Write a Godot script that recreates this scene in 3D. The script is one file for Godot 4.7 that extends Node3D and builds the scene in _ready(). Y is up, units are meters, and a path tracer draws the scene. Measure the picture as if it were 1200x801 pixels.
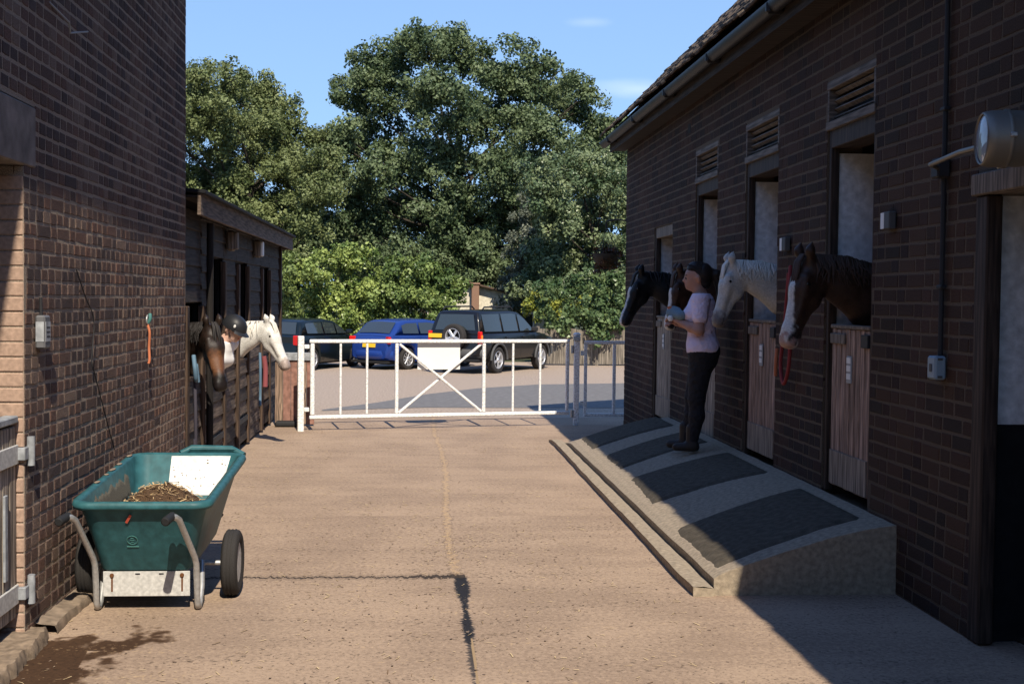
extends Node3D
# A stable yard between two brick stable blocks, a white gate, parked cars and trees.
# World axes: x to the right wall, y up, -z along the yard.  Camera stands at (0, 1.63, 0).

var M := {}            # materials by name
var cam: Camera3D
var rng := RandomNumberGenerator.new()
var view_inv: Transform3D
const FPX := 1480.0    # focal length in pixels of the 1200 px wide photograph
const LX := -1.81      # face of the left brick wall
const RX := 2.687      # face of the right brick wall


# ---------------------------------------------------------------- mesh building
class MB:
	var v := PackedVector3Array()
	var n := PackedVector3Array()
	var c := PackedColorArray()
	var ix := PackedInt32Array()
	var col := Color(1, 1, 1)

	func tri(a: Vector3, b: Vector3, d: Vector3, out: Vector3) -> void:
		var nn := (b - a).cross(d - a)
		if nn.length_squared() < 1e-16:
			return
		nn = nn.normalized()
		var s := v.size()
		if nn.dot(out) < 0.0:
			v.append_array([a, b, d]); nn = -nn
		else:
			v.append_array([a, d, b])
		n.append_array([nn, nn, nn])
		c.append_array([col, col, col])
		ix.append_array([s, s + 1, s + 2])

	func quad(a: Vector3, b: Vector3, d: Vector3, e: Vector3, out: Vector3) -> void:
		tri(a, b, d, out); tri(a, d, e, out)

	# box with chamfered edges; xf places its centre
	func box(xf: Transform3D, size: Vector3, bev := 0.0, taper := Vector2.ONE) -> void:
		var h := size * 0.5
		var b: float = minf(bev, minf(h.x, minf(h.y, h.z)) * 0.6)
		var pts := {}
		for sx in [-1, 1]:
			for sy in [-1, 1]:
				for sz in [-1, 1]:
					var t := taper if sy > 0 else Vector2.ONE
					var p := Vector3(sx * h.x * t.x, sy * h.y, sz * h.z * t.y)
					var k := Vector3i(sx, sy, sz)
					pts[k] = [xf * (p - Vector3(0, sy * b, sz * b)), xf * (p - Vector3(sx * b, 0, sz * b)), xf * (p - Vector3(sx * b, sy * b, 0))]
		var bs := xf.basis
		for s in [-1, 1]:
			quad(pts[Vector3i(s, -1, -1)][0], pts[Vector3i(s, 1, -1)][0], pts[Vector3i(s, 1, 1)][0], pts[Vector3i(s, -1, 1)][0], bs.x * s)
			quad(pts[Vector3i(-1, s, -1)][1], pts[Vector3i(1, s, -1)][1], pts[Vector3i(1, s, 1)][1], pts[Vector3i(-1, s, 1)][1], bs.y * s)
			quad(pts[Vector3i(-1, -1, s)][2], pts[Vector3i(1, -1, s)][2], pts[Vector3i(1, 1, s)][2], pts[Vector3i(-1, 1, s)][2], bs.z * s)
		if b <= 0.0:
			return
		for s in [-1, 1]:
			for t in [-1, 1]:
				quad(pts[Vector3i(s, t, -1)][0], pts[Vector3i(s, t, 1)][0], pts[Vector3i(s, t, 1)][1], pts[Vector3i(s, t, -1)][1], bs.x * s + bs.y * t)
				quad(pts[Vector3i(s, -1, t)][0], pts[Vector3i(s, 1, t)][0], pts[Vector3i(s, 1, t)][2], pts[Vector3i(s, -1, t)][2], bs.x * s + bs.z * t)
				quad(pts[Vector3i(-1, s, t)][1], pts[Vector3i(1, s, t)][1], pts[Vector3i(1, s, t)][2], pts[Vector3i(-1, s, t)][2], bs.y * s + bs.z * t)
				for q in [-1, 1]:
					var w: Array = pts[Vector3i(s, t, q)]
					tri(w[0], w[1], w[2], bs.x * s + bs.y * t + bs.z * q)

	func abox(lo: Vector3, hi: Vector3, bev := 0.0) -> void:
		box(Transform3D(Basis.IDENTITY, (lo + hi) * 0.5), (hi - lo).abs(), bev)

	# smooth grid of points; rows are PackedVector3Array of one length
	func grid(rows: Array, wrap := false, hint := Vector3.ZERO, caps := 0) -> void:
		var r := rows.size()
		var k: int = rows[0].size()
		var s := v.size()
		var ctr := Vector3.ZERO
		for row in rows:
			for p in row:
				ctr += p
		ctr /= r * k
		var nn := PackedVector3Array()
		nn.resize(r * k)
		var vol := 0.0
		var kk := k if wrap else k - 1
		for i in r - 1:
			for j in kk:
				var j2 := (j + 1) % k
				var a: Vector3 = rows[i][j]
				var b: Vector3 = rows[i][j2]
				var d: Vector3 = rows[i + 1][j2]
				var e: Vector3 = rows[i + 1][j]
				var f := (d - a).cross(e - b)
				vol += f.dot(((a + b + d + e) * 0.25 - ctr) if hint == Vector3.ZERO else hint)
				nn[i * k + j] += f; nn[i * k + j2] += f; nn[(i + 1) * k + j2] += f; nn[(i + 1) * k + j] += f
		var flip := vol < 0.0
		for i in r:
			for j in k:
				v.append(rows[i][j])
				n.append((nn[i * k + j] * (-1.0 if flip else 1.0)).normalized())
				c.append(col)
		for i in r - 1:
			for j in kk:
				var j2 := (j + 1) % k
				var a := s + i * k + j
				var b := s + i * k + j2
				var d := s + (i + 1) * k + j2
				var e := s + (i + 1) * k + j
				if flip:
					ix.append_array([a, b, d, a, d, e])
				else:
					ix.append_array([a, d, b, a, e, d])
		if caps & 1:
			fan(rows[0], ctr)
		if caps & 2:
			fan(rows[r - 1], ctr)

	func fan(row: PackedVector3Array, inside: Vector3) -> void:
		var m := Vector3.ZERO
		for p in row:
			m += p
		m /= row.size()
		for i in row.size():
			tri(m, row[i], row[(i + 1) % row.size()], m - inside)

	func tube(path: Array, radii: Array, sides := 8, caps := 3, squash := 1.0) -> void:
		var rows := []
		var up := Vector3.UP
		for i in path.size():
			var d: Vector3 = ((path[mini(i + 1, path.size() - 1)] as Vector3) - (path[maxi(i - 1, 0)] as Vector3)).normalized()
			if i == 0:
				up = Vector3.UP if absf(d.y) < 0.9 else Vector3.RIGHT
			var sd := d.cross(up).normalized()
			up = sd.cross(d).normalized()
			var row := PackedVector3Array()
			var rr: float = radii[mini(i, radii.size() - 1)]
			for j in sides:
				var a := TAU * j / sides
				row.append((path[i] as Vector3) + (sd * cos(a) + up * sin(a) * squash) * rr)
			rows.append(row)
		grid(rows, true, Vector3.ZERO, caps)

	# lathe round the local y axis; profile of Vector2(radius, y)
	func lathe(prof: Array, xf: Transform3D, sides := 20, caps := 3) -> void:
		var rows := []
		for p in prof:
			var row := PackedVector3Array()
			for j in sides:
				var a := TAU * j / sides
				row.append(xf * Vector3(cos(a) * p.x, p.y, sin(a) * p.x))
			rows.append(row)
		grid(rows, true, Vector3.ZERO, caps)

	# a flat outline (x, y) pushed along local z
	func prism(poly: PackedVector2Array, depth: float, xf: Transform3D) -> void:
		var t := Geometry2D.triangulate_polygon(poly)
		for i in range(0, t.size(), 3):
			for s in [-0.5, 0.5]:
				tri(xf * Vector3(poly[t[i]].x, poly[t[i]].y, s * depth), xf * Vector3(poly[t[i + 1]].x, poly[t[i + 1]].y, s * depth), xf * Vector3(poly[t[i + 2]].x, poly[t[i + 2]].y, s * depth), xf.basis.z * s)
		var cw := Geometry2D.is_polygon_clockwise(poly)
		for i in poly.size():
			var a := poly[i]
			var b := poly[(i + 1) % poly.size()]
			var o := Vector3(b.y - a.y, a.x - b.x, 0) * (-1.0 if cw else 1.0)
			quad(xf * Vector3(a.x, a.y, -depth * 0.5), xf * Vector3(b.x, b.y, -depth * 0.5), xf * Vector3(b.x, b.y, depth * 0.5), xf * Vector3(a.x, a.y, depth * 0.5), xf.basis * o)

	# a smooth ball, or part of one
	func ball(at: Vector3, r: Vector3, seg := 12, bs := Basis.IDENTITY) -> void:
		var rows := []
		for i in range(1, seg):
			var a := PI * i / seg
			var row := PackedVector3Array()
			for j in seg + 4:
				var b := TAU * j / (seg + 4)
				row.append(at + bs * (Vector3(sin(a) * cos(b), cos(a), sin(a) * sin(b)) * r))
			rows.append(row)
		grid(rows, true, Vector3.ZERO, 3)

	func mesh() -> ArrayMesh:
		var a := []
		a.resize(Mesh.ARRAY_MAX)
		a[Mesh.ARRAY_VERTEX] = v
		a[Mesh.ARRAY_NORMAL] = n
		a[Mesh.ARRAY_COLOR] = c
		a[Mesh.ARRAY_INDEX] = ix
		var m := ArrayMesh.new()
		m.add_surface_from_arrays(Mesh.PRIMITIVE_TRIANGLES, a)
		return m


# ---------------------------------------------------------------- smooth bodies: joined capsules meshed as surface nets
# a bone is [from, to, radius_from, radius_to, width_of_z (optional)]
func nets(mb: MB, bones: Array, cell: float, k: float, paint = null, clip = null) -> void:
	var lo := Vector3.ONE * 1e9
	var hi := -lo
	for b in bones:
		var r: float = maxf(b[2], b[3]) * maxf(1.0, b[4] if b.size() > 4 else 1.0) + cell * 2.0
		lo = lo.min((b[0] as Vector3).min(b[1]) - Vector3.ONE * r)
		hi = hi.max((b[0] as Vector3).max(b[1]) + Vector3.ONE * r)
	var nx := int((hi.x - lo.x) / cell) + 2
	var ny := int((hi.y - lo.y) / cell) + 2
	var nz := int((hi.z - lo.z) / cell) + 2
	var f := PackedFloat32Array()
	f.resize(nx * ny * nz)
	f.fill(1e3)
	for b in bones:
		var w: float = b[4] if b.size() > 4 else 1.0
		var r: float = maxf(b[2], b[3]) * maxf(1.0, w) + k + cell * 2.0
		var a0: Vector3 = b[0]
		var b0: Vector3 = b[1]
		var l := (a0.min(b0) - Vector3.ONE * r - lo) / cell
		var h := (a0.max(b0) + Vector3.ONE * r - lo) / cell
		var ab := b0 - a0
		ab.z /= w
		var inv := 1.0 / maxf(ab.length_squared(), 1e-9)
		var ra: float = b[2]
		var dr: float = b[3] - b[2]
		for z in range(maxi(0, int(l.z)), mini(nz, int(h.z) + 1)):
			for y in range(maxi(0, int(l.y)), mini(ny, int(h.y) + 1)):
				var at := (z * ny + y) * nx
				var p := Vector3(lo.x - a0.x, lo.y + y * cell - a0.y, (lo.z + z * cell - a0.z) / w)
				var px := p.x
				for x in range(maxi(0, int(l.x)), mini(nx, int(h.x) + 1)):
					p.x = px + x * cell
					var t := clampf(p.dot(ab) * inv, 0.0, 1.0)
					var d := (p - ab * t).length() - ra - dr * t
					var o := f[at + x]
					var e := maxf(k - absf(o - d), 0.0)
					f[at + x] = minf(o, d) - e * e / (4.0 * k)
	if clip != null:
		for z in nz:
			for y in ny:
				for x in nx:
					var i := (z * ny + y) * nx + x
					if f[i] < cell * 3.0:
						f[i] = maxf(f[i], clip.call(lo + Vector3(x, y, z) * cell))
	var id := PackedInt32Array()
	id.resize(nx * ny * nz)
	id.fill(-1)
	var offs := [0, 1, nx, nx + 1, nx * ny, nx * ny + 1, nx * ny + nx, nx * ny + nx + 1]
	var edges := [[0, 1], [2, 3], [4, 5], [6, 7], [0, 2], [1, 3], [4, 6], [5, 7], [0, 4], [1, 5], [2, 6], [3, 7]]
	var corner := []
	for q in 8:
		corner.append(Vector3(q & 1, (q >> 1) & 1, q >> 2))
	var base := mb.v.size()
	var cnt := 0
	for z in nz - 1:
		for y in ny - 1:
			var at := (z * ny + y) * nx
			for x in nx - 1:
				var i := at + x
				var f0 := f[i]
				if f0 > cell * 2.0 or f0 < -cell * 2.0:
					continue
				var neg := 0
				for q in 8:
					if f[i + offs[q]] < 0.0:
						neg += 1
				if neg == 0 or neg == 8:
					continue
				var p := Vector3.ZERO
				var m := 0
				for e in edges:
					var fa := f[i + offs[e[0]]]
					var fb := f[i + offs[e[1]]]
					if (fa < 0.0) != (fb < 0.0):
						p += (corner[e[0]] as Vector3).lerp(corner[e[1]], fa / (fa - fb))
						m += 1
				p /= m
				var g := Vector3(f[i + 1] - f0 + f[i + offs[3]] - f[i + offs[2]] + f[i + offs[5]] - f[i + offs[4]] + f[i + offs[7]] - f[i + offs[6]],
					f[i + nx] - f0 + f[i + offs[3]] - f[i + 1] + f[i + offs[6]] - f[i + offs[4]] + f[i + offs[7]] - f[i + offs[5]],
					f[i + offs[4]] - f0 + f[i + offs[5]] - f[i + 1] + f[i + offs[6]] - f[i + nx] + f[i + offs[7]] - f[i + offs[3]])
				var w := lo + (Vector3(x, y, z) + p) * cell
				g = g.normalized()
				mb.v.append(w); mb.n.append(g)
				mb.c.append(paint.call(w, g) if paint != null else mb.col)
				id[i] = base + cnt
				cnt += 1
	for z in range(1, nz - 1):
		for y in range(1, ny - 1):
			for x in range(1, nx - 1):
				var i := (z * ny + y) * nx + x
				var s := f[i] < 0.0
				if id[i] < 0:
					continue
				if s != (f[i + 1] < 0.0):
					_face(mb, id[i], id[i - nx], id[i - nx - nx * ny], id[i - nx * ny], s)
				if s != (f[i + nx] < 0.0):
					_face(mb, id[i], id[i - nx * ny], id[i - 1 - nx * ny], id[i - 1], s)
				if s != (f[i + nx * ny] < 0.0):
					_face(mb, id[i], id[i - 1], id[i - 1 - nx], id[i - nx], s)


func _face(mb: MB, a: int, b: int, c: int, d: int, s: bool) -> void:
	if a < 0 or b < 0 or c < 0 or d < 0:
		return
	# clockwise from outside
	var nn := (mb.v[b] - mb.v[a]).cross(mb.v[c] - mb.v[a])
	if nn.dot(mb.n[a] + mb.n[c]) > 0.0:
		mb.ix.append_array([a, c, b, a, d, c])
	else:
		mb.ix.append_array([a, b, c, a, c, d])


# ---------------------------------------------------------------- nodes
func thing(called: String, label: String, category: String, at := Vector3.ZERO, group := "", kind := "") -> Node3D:
	var o := Node3D.new()
	o.name = called
	o.position = at
	add_child(o, true)
	tag(o, label, category, group, kind)
	return o


func tag(o: Node, label: String, category := "", group := "", kind := "") -> Node:
	if label: o.set_meta("label", label)
	if category: o.set_meta("category", category)
	if group: o.set_meta("group", group)
	if kind: o.set_meta("kind", kind)
	return o


func put(called: String, mesh, material, parent: Node = null, xf := Transform3D.IDENTITY) -> MeshInstance3D:
	var o := MeshInstance3D.new()
	o.name = called
	o.mesh = mesh.mesh() if mesh is MB else mesh
	o.material_override = M[material] if material is String else material
	o.transform = xf
	(self if parent == null else parent).add_child(o, true)
	return o


func many(called: String, mesh: Mesh, material, where: Array, colors: Array, parent: Node = null) -> MultiMeshInstance3D:
	var mm := MultiMesh.new()
	mm.transform_format = MultiMesh.TRANSFORM_3D
	mm.use_colors = not colors.is_empty()
	mm.mesh = mesh
	mm.instance_count = where.size()
	for i in where.size():
		mm.set_instance_transform(i, where[i])
		if mm.use_colors:
			mm.set_instance_color(i, colors[i])
	var o := MultiMeshInstance3D.new()
	o.name = called
	o.multimesh = mm
	o.material_override = M[material] if material is String else material
	(self if parent == null else parent).add_child(o, true)
	return o


func T(at: Vector3, rot := Vector3.ZERO) -> Transform3D:
	return Transform3D(Basis.from_euler(rot), at)


# y axis along d
func along(at: Vector3, d: Vector3) -> Transform3D:
	var y := d.normalized()
	var x := y.cross(Vector3.UP if absf(y.y) < 0.9 else Vector3.RIGHT).normalized()
	return Transform3D(Basis(x, y, x.cross(y)), at)


func lin(r: float, g: float, b: float) -> Color:
	return Color(r, g, b)


# apparent size of a face in the picture, used to choose which pieces become objects of their own
func shown(p: Vector3, area: float, facing: Vector3) -> float:
	var q := view_inv * p
	if q.z > -0.5:
		return 0.0
	var px := Vector2(q.x, q.y) / -q.z
	if absf(px.x) > 0.42 or absf(px.y) > 0.285:
		return 0.0
	var d := cam.position - p
	return area * absf(facing.dot(d.normalized())) / d.length_squared()


# ---------------------------------------------------------------- textures and materials
func noise(freq: float, oct := 4, seedv := 1, kind := FastNoiseLite.TYPE_SIMPLEX_SMOOTH) -> FastNoiseLite:
	var f := FastNoiseLite.new()
	f.noise_type = kind
	f.seed = seedv
	f.frequency = freq
	f.fractal_octaves = oct
	return f


# grey texture between lo and hi; sx, sy stretch it
func tex(freq: float, oct: int, seedv: int, lo: float, hi: float, sx := 1, sy := 1, size := 512) -> ImageTexture:
	var f := noise(freq, oct, seedv)
	var im := f.get_seamless_image(size / sx, size / sy, false, false, 0.15)
	if sx > 1 or sy > 1:
		im.resize(size, size, Image.INTERPOLATE_CUBIC)
	var d := im.get_data()
	for i in d.size():
		d[i] = mini(255, int(255.0 * (lo + (hi - lo) * d[i] / 255.0)))
	return ImageTexture.create_from_image(Image.create_from_data(size, size, false, Image.FORMAT_L8, d))


func mat(called: String, c: Color, rough := 0.8, t: Texture2D = null, scale := 1.0, bump: Texture2D = null, bump_cm := 0.0, bscale := 0.0, world := true) -> StandardMaterial3D:
	var m := StandardMaterial3D.new()
	m.albedo_color = c.linear_to_srgb()
	m.roughness = rough
	m.metallic_specular = 0.35
	if t or bump:
		m.uv1_triplanar = true
		m.uv1_world_triplanar = world
		m.uv1_scale = Vector3.ONE * scale
		m.uv1_triplanar_sharpness = 4.0
	if t:
		m.albedo_texture = t
	if bump:
		m.heightmap_enabled = true
		m.heightmap_texture = bump
		m.heightmap_scale = bump_cm
	M[called] = m
	return m


func vmat(called: String, rough := 0.8, t: Texture2D = null, scale := 1.0, bump: Texture2D = null, bump_cm := 0.0, world := true) -> StandardMaterial3D:
	var m := mat(called, Color(1, 1, 1), rough, t, scale, bump, bump_cm, 0.0, world)
	m.vertex_color_use_as_albedo = true
	return m


func make_materials() -> void:
	var fine := tex(0.08, 5, 3, 0.55, 1.0)
	var blotch := tex(0.012, 6, 7, 0.68, 1.0)
	var soft := tex(0.02, 4, 21, 0.8, 1.0)
	var gritty := tex(0.2, 3, 11, 0.0, 1.0)
	var lumps := tex(0.03, 4, 15, 0.0, 1.0)
	var grime := tex(0.02, 6, 27, 0.74, 1.0)
	var speck := tex(0.06, 5, 29, 0.72, 1.12)
	var grain_v := tex(0.05, 4, 5, 0.45, 1.0, 1, 16)
	var grain_h := tex(0.05, 4, 6, 0.45, 1.0, 16, 1)
	# brick: palettes for the two walls, each tone its own material
	var lp := [[.20, .125, .098], [.155, .094, .076], [.24, .155, .12], [.11, .075, .068], [.185, .11, .084], [.29, .20, .155], [.14, .098, .09], [.215, .12, .09]]
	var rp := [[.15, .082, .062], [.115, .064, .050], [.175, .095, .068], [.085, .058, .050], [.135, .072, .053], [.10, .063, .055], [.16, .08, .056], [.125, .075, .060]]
	for i in 8:
		mat("lbrick%d" % i, lin(lp[i][0], lp[i][1], lp[i][2]) * 0.98, 0.93, fine, 2.2, gritty, 0.5)
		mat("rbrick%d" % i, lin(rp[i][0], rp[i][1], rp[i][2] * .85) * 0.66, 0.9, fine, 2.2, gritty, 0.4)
	M["lpal"] = lp
	M["rpal"] = rp
	vmat("brick_copies", 0.93, fine, 2.2, gritty, 0.5)
	mat("lmortar", lin(.52, .42, .325), 0.95, fine, 3.0, gritty, 0.4)
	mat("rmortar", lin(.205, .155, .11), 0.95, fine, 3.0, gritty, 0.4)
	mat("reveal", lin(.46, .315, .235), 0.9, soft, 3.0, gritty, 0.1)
	mat("concrete", lin(.40, .36, .31), 0.92, blotch, 0.9, gritty, 0.25)
	mat("lintel", lin(.26, .22, .19), 0.9, blotch, 0.9, gritty, 0.2)
	mat("ramp", lin(.43, .35, .255), 0.9, grime, 2.2, gritty, 0.35)
	mat("kerb", lin(.34, .26, .19), 0.92, blotch, 1.6, gritty, 0.35)
	mat("stone", lin(.40, .30, .21), 0.92, blotch, 2.6, gritty, 0.5)
	mat("rubber", lin(.12, .10, .072), 0.85, blotch, 2.4, gritty, 0.5)
	mat("timber_dark", lin(.075, .056, .046), 0.8, grain_h, 1.2, grain_h, 0.35)
	mat("timber_grey", lin(.23, .17, .13), 0.85, grain_h, 1.2, grain_h, 0.35)
	mat("timber_brown", lin(.125, .08, .055), 0.8, grain_v, 1.2, grain_v, 0.3)
	mat("timber_black", lin(.03, .025, .023), 0.8, grain_v, 1.2)
	mat("frame_brown", lin(.085, .056, .042), 0.7, grain_v, 1.5, grain_v, 0.2)
	mat("frame_light", lin(.30, .24, .19), 0.7, grain_v, 1.5)
	mat("door_pink", lin(.60, .41, .325), 0.75, grain_v, 1.3, grain_v, 0.25)
	mat("door_pink2", lin(.52, .35, .27), 0.75, grain_v, 1.6, grain_v, 0.25)
	mat("door_grey", lin(.56, .47, .38), 0.8, grain_v, 1.6, grain_v, 0.25)
	mat("door_grey2", lin(.48, .40, .32), 0.8, grain_v, 1.3, grain_v, 0.25)
	mat("panel_red", lin(.36, .19, .145), 0.8, blotch, 1.5, grain_v, 0.25)
	mat("panel_bare", lin(.46, .32, .23), 0.85, grain_v, 1.5, grain_v, 0.25)
	mat("cap_grey", lin(.40, .42, .44), 0.7, blotch, 2.0)
	mat("whitewash", lin(.86, .86, .87), 0.8, soft, 1.2, lumps, 0.3)
	mat("tar_black", lin(.014, .014, .016), 0.85, soft, 1.0)
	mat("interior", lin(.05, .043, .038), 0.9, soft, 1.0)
	mat("gutter", lin(.024, .022, .022), 0.5, soft, 2.0)
	mat("cable", lin(.025, .025, .027), 0.6)
	mat("slat", lin(.24, .20, .17), 0.75, grain_h, 1.4)
	mat("white_gate", lin(.86, .86, .84), 0.42, speck, 1.1)
	mat("galv", lin(.55, .55, .54), 0.42, soft, 3.0).metallic = 0.55
	mat("galv_matt", lin(.58, .57, .54), 0.6, soft, 3.0)
	mat("rust", lin(.22, .09, .035), 0.9, fine, 6.0)
	mat("tub", lin(.036, .132, .148), 0.48, grime, 1.3, lumps, 0.05)
	mat("tub_dust", lin(.22, .20, .15), 0.85, fine, 3.0)
	mat("tub_white", lin(.78, .78, .75), 0.6, soft, 2.0)
	mat("tub_mark", lin(.06, .175, .165), 0.6)
	mat("red_tape", lin(.55, .10, .06), 0.6)
	mat("tyre", lin(.055, .05, .047), 0.9, fine, 6.0, gritty, 0.1)
	mat("grip", lin(.02, .02, .021), 0.7)
	mat("manure", lin(.20, .115, .06), 0.95, fine, 5.0, lumps, 1.5)
	vmat("straw", 0.8)
	mat("rope_red", lin(.24, .035, .035), 0.8)
	mat("rope_blue", lin(.10, .17, .24), 0.7)
	mat("rope_orange", lin(.46, .15, .07), 0.8)
	mat("rope_dark", lin(.05, .045, .06), 0.8)
	mat("label_white", lin(.72, .72, .70), 0.6)
	mat("box_grey", lin(.30, .31, .32), 0.5)
	mat("box_dark", lin(.12, .12, .125), 0.55)
	mat("hay_net", lin(.22, .06, .065), 0.9)
	mat("box_blue", lin(.22, .29, .34), 0.45)
	mat("lamp_metal", lin(.22, .20, .17), 0.45).metallic = 0.5
	mat("lamp_glass", lin(.30, .36, .42), 0.06).metallic_specular = 0.9
	mat("tile_stuff", lin(.15, .12, .10), 0.9, blotch, 2.0, gritty, 0.5)
	for i in 4:
		mat("tile%d" % i, [lin(.15, .115, .09), lin(.11, .09, .078), lin(.20, .155, .115), lin(.085, .075, .07)][i], 0.9, blotch, 2.0, gritty, 0.5)
	mat("asphalt", lin(.19, .18, .17), 0.9, soft, 0.6, gritty, 0.3)
	mat("gravel", lin(.60, .47, .36), 0.95, fine, 0.5, gritty, 0.8)
	mat("grass", lin(.10, .11, .05), 0.95, blotch, 0.2)
	mat("bark", lin(.10, .085, .065), 0.95, grain_v, 1.0, grain_v, 1.5)
	for e in [["leaf", .5], ["leaf_gloss", .35]]:
		var m := vmat(e[0], e[1])
		m.backlight_enabled = true
		m.backlight = Color(.3, .36, .12)
	mat("fence", lin(.36, .31, .25), 0.9, grain_v, 0.8)
	mat("cream", lin(.74, .68, .54), 0.9, soft, 0.6)
	mat("roof_brown", lin(.13, .085, .06), 0.9, blotch, 0.8)
	mat("chimney_brick", lin(.42, .25, .17), 0.9, fine, 1.5)
	# cars
	for e in [["paint_blue", lin(.012, .036, .18), .25], ["paint_green", lin(.004, .008, .010), .3], ["paint_black", lin(.006, .0065, .008), .3]]:
		var m := mat(e[0], e[1], e[2])
		m.clearcoat_enabled = true
		m.clearcoat = 0.45
		m.clearcoat_roughness = 0.1
		m.metallic_specular = 0.35
	mat("plastic_black", lin(.02, .02, .02), 0.6)
	mat("plastic_grey", lin(.075, .075, .075), 0.6)
	var g := mat("car_glass", lin(.03, .038, .04), 0.04)
	g.metallic_specular = 0.8
	mat("alloy", lin(.62, .62, .63), 0.35).metallic = 0.7
	mat("lamp_red", lin(.55, .015, .012), 0.2)
	mat("lamp_orange", lin(.75, .20, .02), 0.2)
	mat("plate_yellow", lin(.75, .48, .03), 0.5)
	# living things
	vmat("coat", 0.48, soft, 5.0, fine, 0.2, false).metallic_specular = 0.4
	vmat("skin", 0.55)
	mat("eye", lin(.012, .009, .008), 0.08).metallic_specular = 0.8
	mat("mane_black", lin(.018, .015, .014), 0.6)
	mat("mane_white", lin(.62, .59, .53), 0.7)
	mat("mane_brown", lin(.06, .035, .024), 0.65)
	mat("shirt_pink", lin(.74, .60, .70), 0.85, null, 1.1, lumps, 1.3, 0.0, false)
	mat("shirt_white", lin(.80, .80, .80), 0.85)
	mat("trousers", lin(.016, .016, .020), 0.8, null, 1.1, lumps, 1.3, 0.0, false)
	mat("hair", lin(.02, .014, .012), 0.5)
	mat("boot", lin(.03, .025, .022), 0.6)
	mat("helmet", lin(.018, .019, .022), 0.45)
	mat("cloth_teal", lin(.16, .22, .25), 0.85)
	mat("basket", lin(.06, .045, .03), 0.9)
	mat("flower_red", lin(.30, .045, .03), 0.8)
const L_OAK := [[-1.40, 11.87, -55.68, 1.34], [0.37, 11.98, -53.72, 1.22], [2.03, 12.17, -54.83, 1.25], [3.59, 11.35, -53.33, 1.36], [5.21, 10.65, -53.20, 1.36], [7.00, 10.26, -56.78, 1.38], [8.34, 9.07, -57.12, 1.32], [8.19, 7.28, -51.84, 1.06], [-2.56, 10.50, -55.54, 1.26], [-0.72, 10.19, -55.70, 1.71], [1.39, 9.25, -50.83, 1.71], [3.67, 9.26, -54.19, 1.82], [5.28, 8.10, -51.85, 1.61], [7.37, 6.96, -54.15, 1.62], [-3.00, 8.26, -53.11, 0.92], [-1.83, 7.93, -56.24, 1.43], [0.40, 7.09, -53.14, 1.71], [2.48, 6.63, -51.64, 1.81], [4.77, 6.16, -53.85, 1.82], [-3.09, 6.02, -52.46, 0.98], [-2.41, 4.65, -52.90, 1.28], [-0.69, 5.17, -56.79, 1.68], [1.47, 4.33, -52.35, 1.76], [3.67, 3.95, -53.42, 1.66], [6.04, 4.99, -55.27, 1.50], [-3.34, 3.43, -57.00, 1.22], [-1.31, 2.94, -51.66, 1.39], [0.81, 2.48, -54.17, 1.53], [2.92, 2.13, -52.60, 1.35], [-3.55, 4.46, -51.58, 0.90], [5.42, 2.87, -52.63, 1.36], [-1.66, 6.53, -51.30, 0.96], [-3.52, 8.27, -54.67, 0.80], [-3.63, 6.84, -52.07, 0.83], [-1.47, 5.84, -54.35, 0.95]]
const L_LEFT := [[-8.60, 9.38, -48.82, 1.10], [-7.59, 9.61, -49.11, 1.17], [-6.98, 9.99, -53.01, 1.27], [-5.85, 9.29, -52.82, 1.05], [-5.25, 8.13, -52.42, 1.05], [-7.84, 7.93, -48.67, 1.48], [-6.42, 7.97, -51.32, 1.57], [-4.77, 6.38, -50.37, 1.07], [-8.54, 6.47, -51.99, 1.65], [-6.37, 6.07, -50.96, 1.76], [-4.74, 5.13, -51.57, 1.17], [-4.22, 6.69, -51.75, 0.76], [-7.97, 4.67, -50.57, 1.41], [-5.98, 4.37, -50.58, 1.55], [-4.50, 3.65, -48.98, 1.24], [-6.91, 3.16, -50.09, 1.40], [-3.85, 5.28, -48.86, 0.78], [-5.17, 2.66, -49.22, 1.12], [-9.24, 7.56, -48.55, 1.60], [-9.71, 5.77, -50.14, 1.66], [-4.23, 8.01, -52.68, 0.56], [-3.69, 6.61, -49.20, 0.79], [-3.39, 5.59, -48.68, 0.78]]
const L_RIGHT := [[4.50, 5.64, -44.04, 1.01], [5.85, 6.08, -45.25, 1.10], [6.86, 5.74, -44.73, 1.03], [6.67, 4.64, -46.54, 1.26], [4.99, 4.48, -44.31, 1.08], [7.57, 4.73, -45.24, 1.05], [4.76, 3.19, -46.27, 1.00], [6.29, 3.07, -47.07, 1.34], [7.12, 3.00, -44.23, 1.20], [5.26, 1.78, -43.74, 1.01], [6.94, 1.64, -46.98, 1.22], [7.57, 1.65, -44.42, 1.03], [4.41, 1.93, -45.82, 0.81], [8.65, 3.57, -46.76, 1.28]]
const L_CONIF := [[4.00, 4.85, -48.01, 0.52], [3.91, 4.02, -47.53, 0.58], [4.04, 3.22, -47.43, 0.71], [3.99, 2.43, -48.26, 0.78], [4.01, 1.61, -47.69, 0.78], [4.22, 5.46, -48.26, 0.36]]
const L_YEL := [[4.42, 1.56, -42.78, 0.52], [5.10, 1.63, -43.17, 0.53], [5.57, 1.29, -42.62, 0.46], [4.68, 1.11, -42.52, 0.46], [4.03, 1.27, -42.99, 0.41]]
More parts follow.
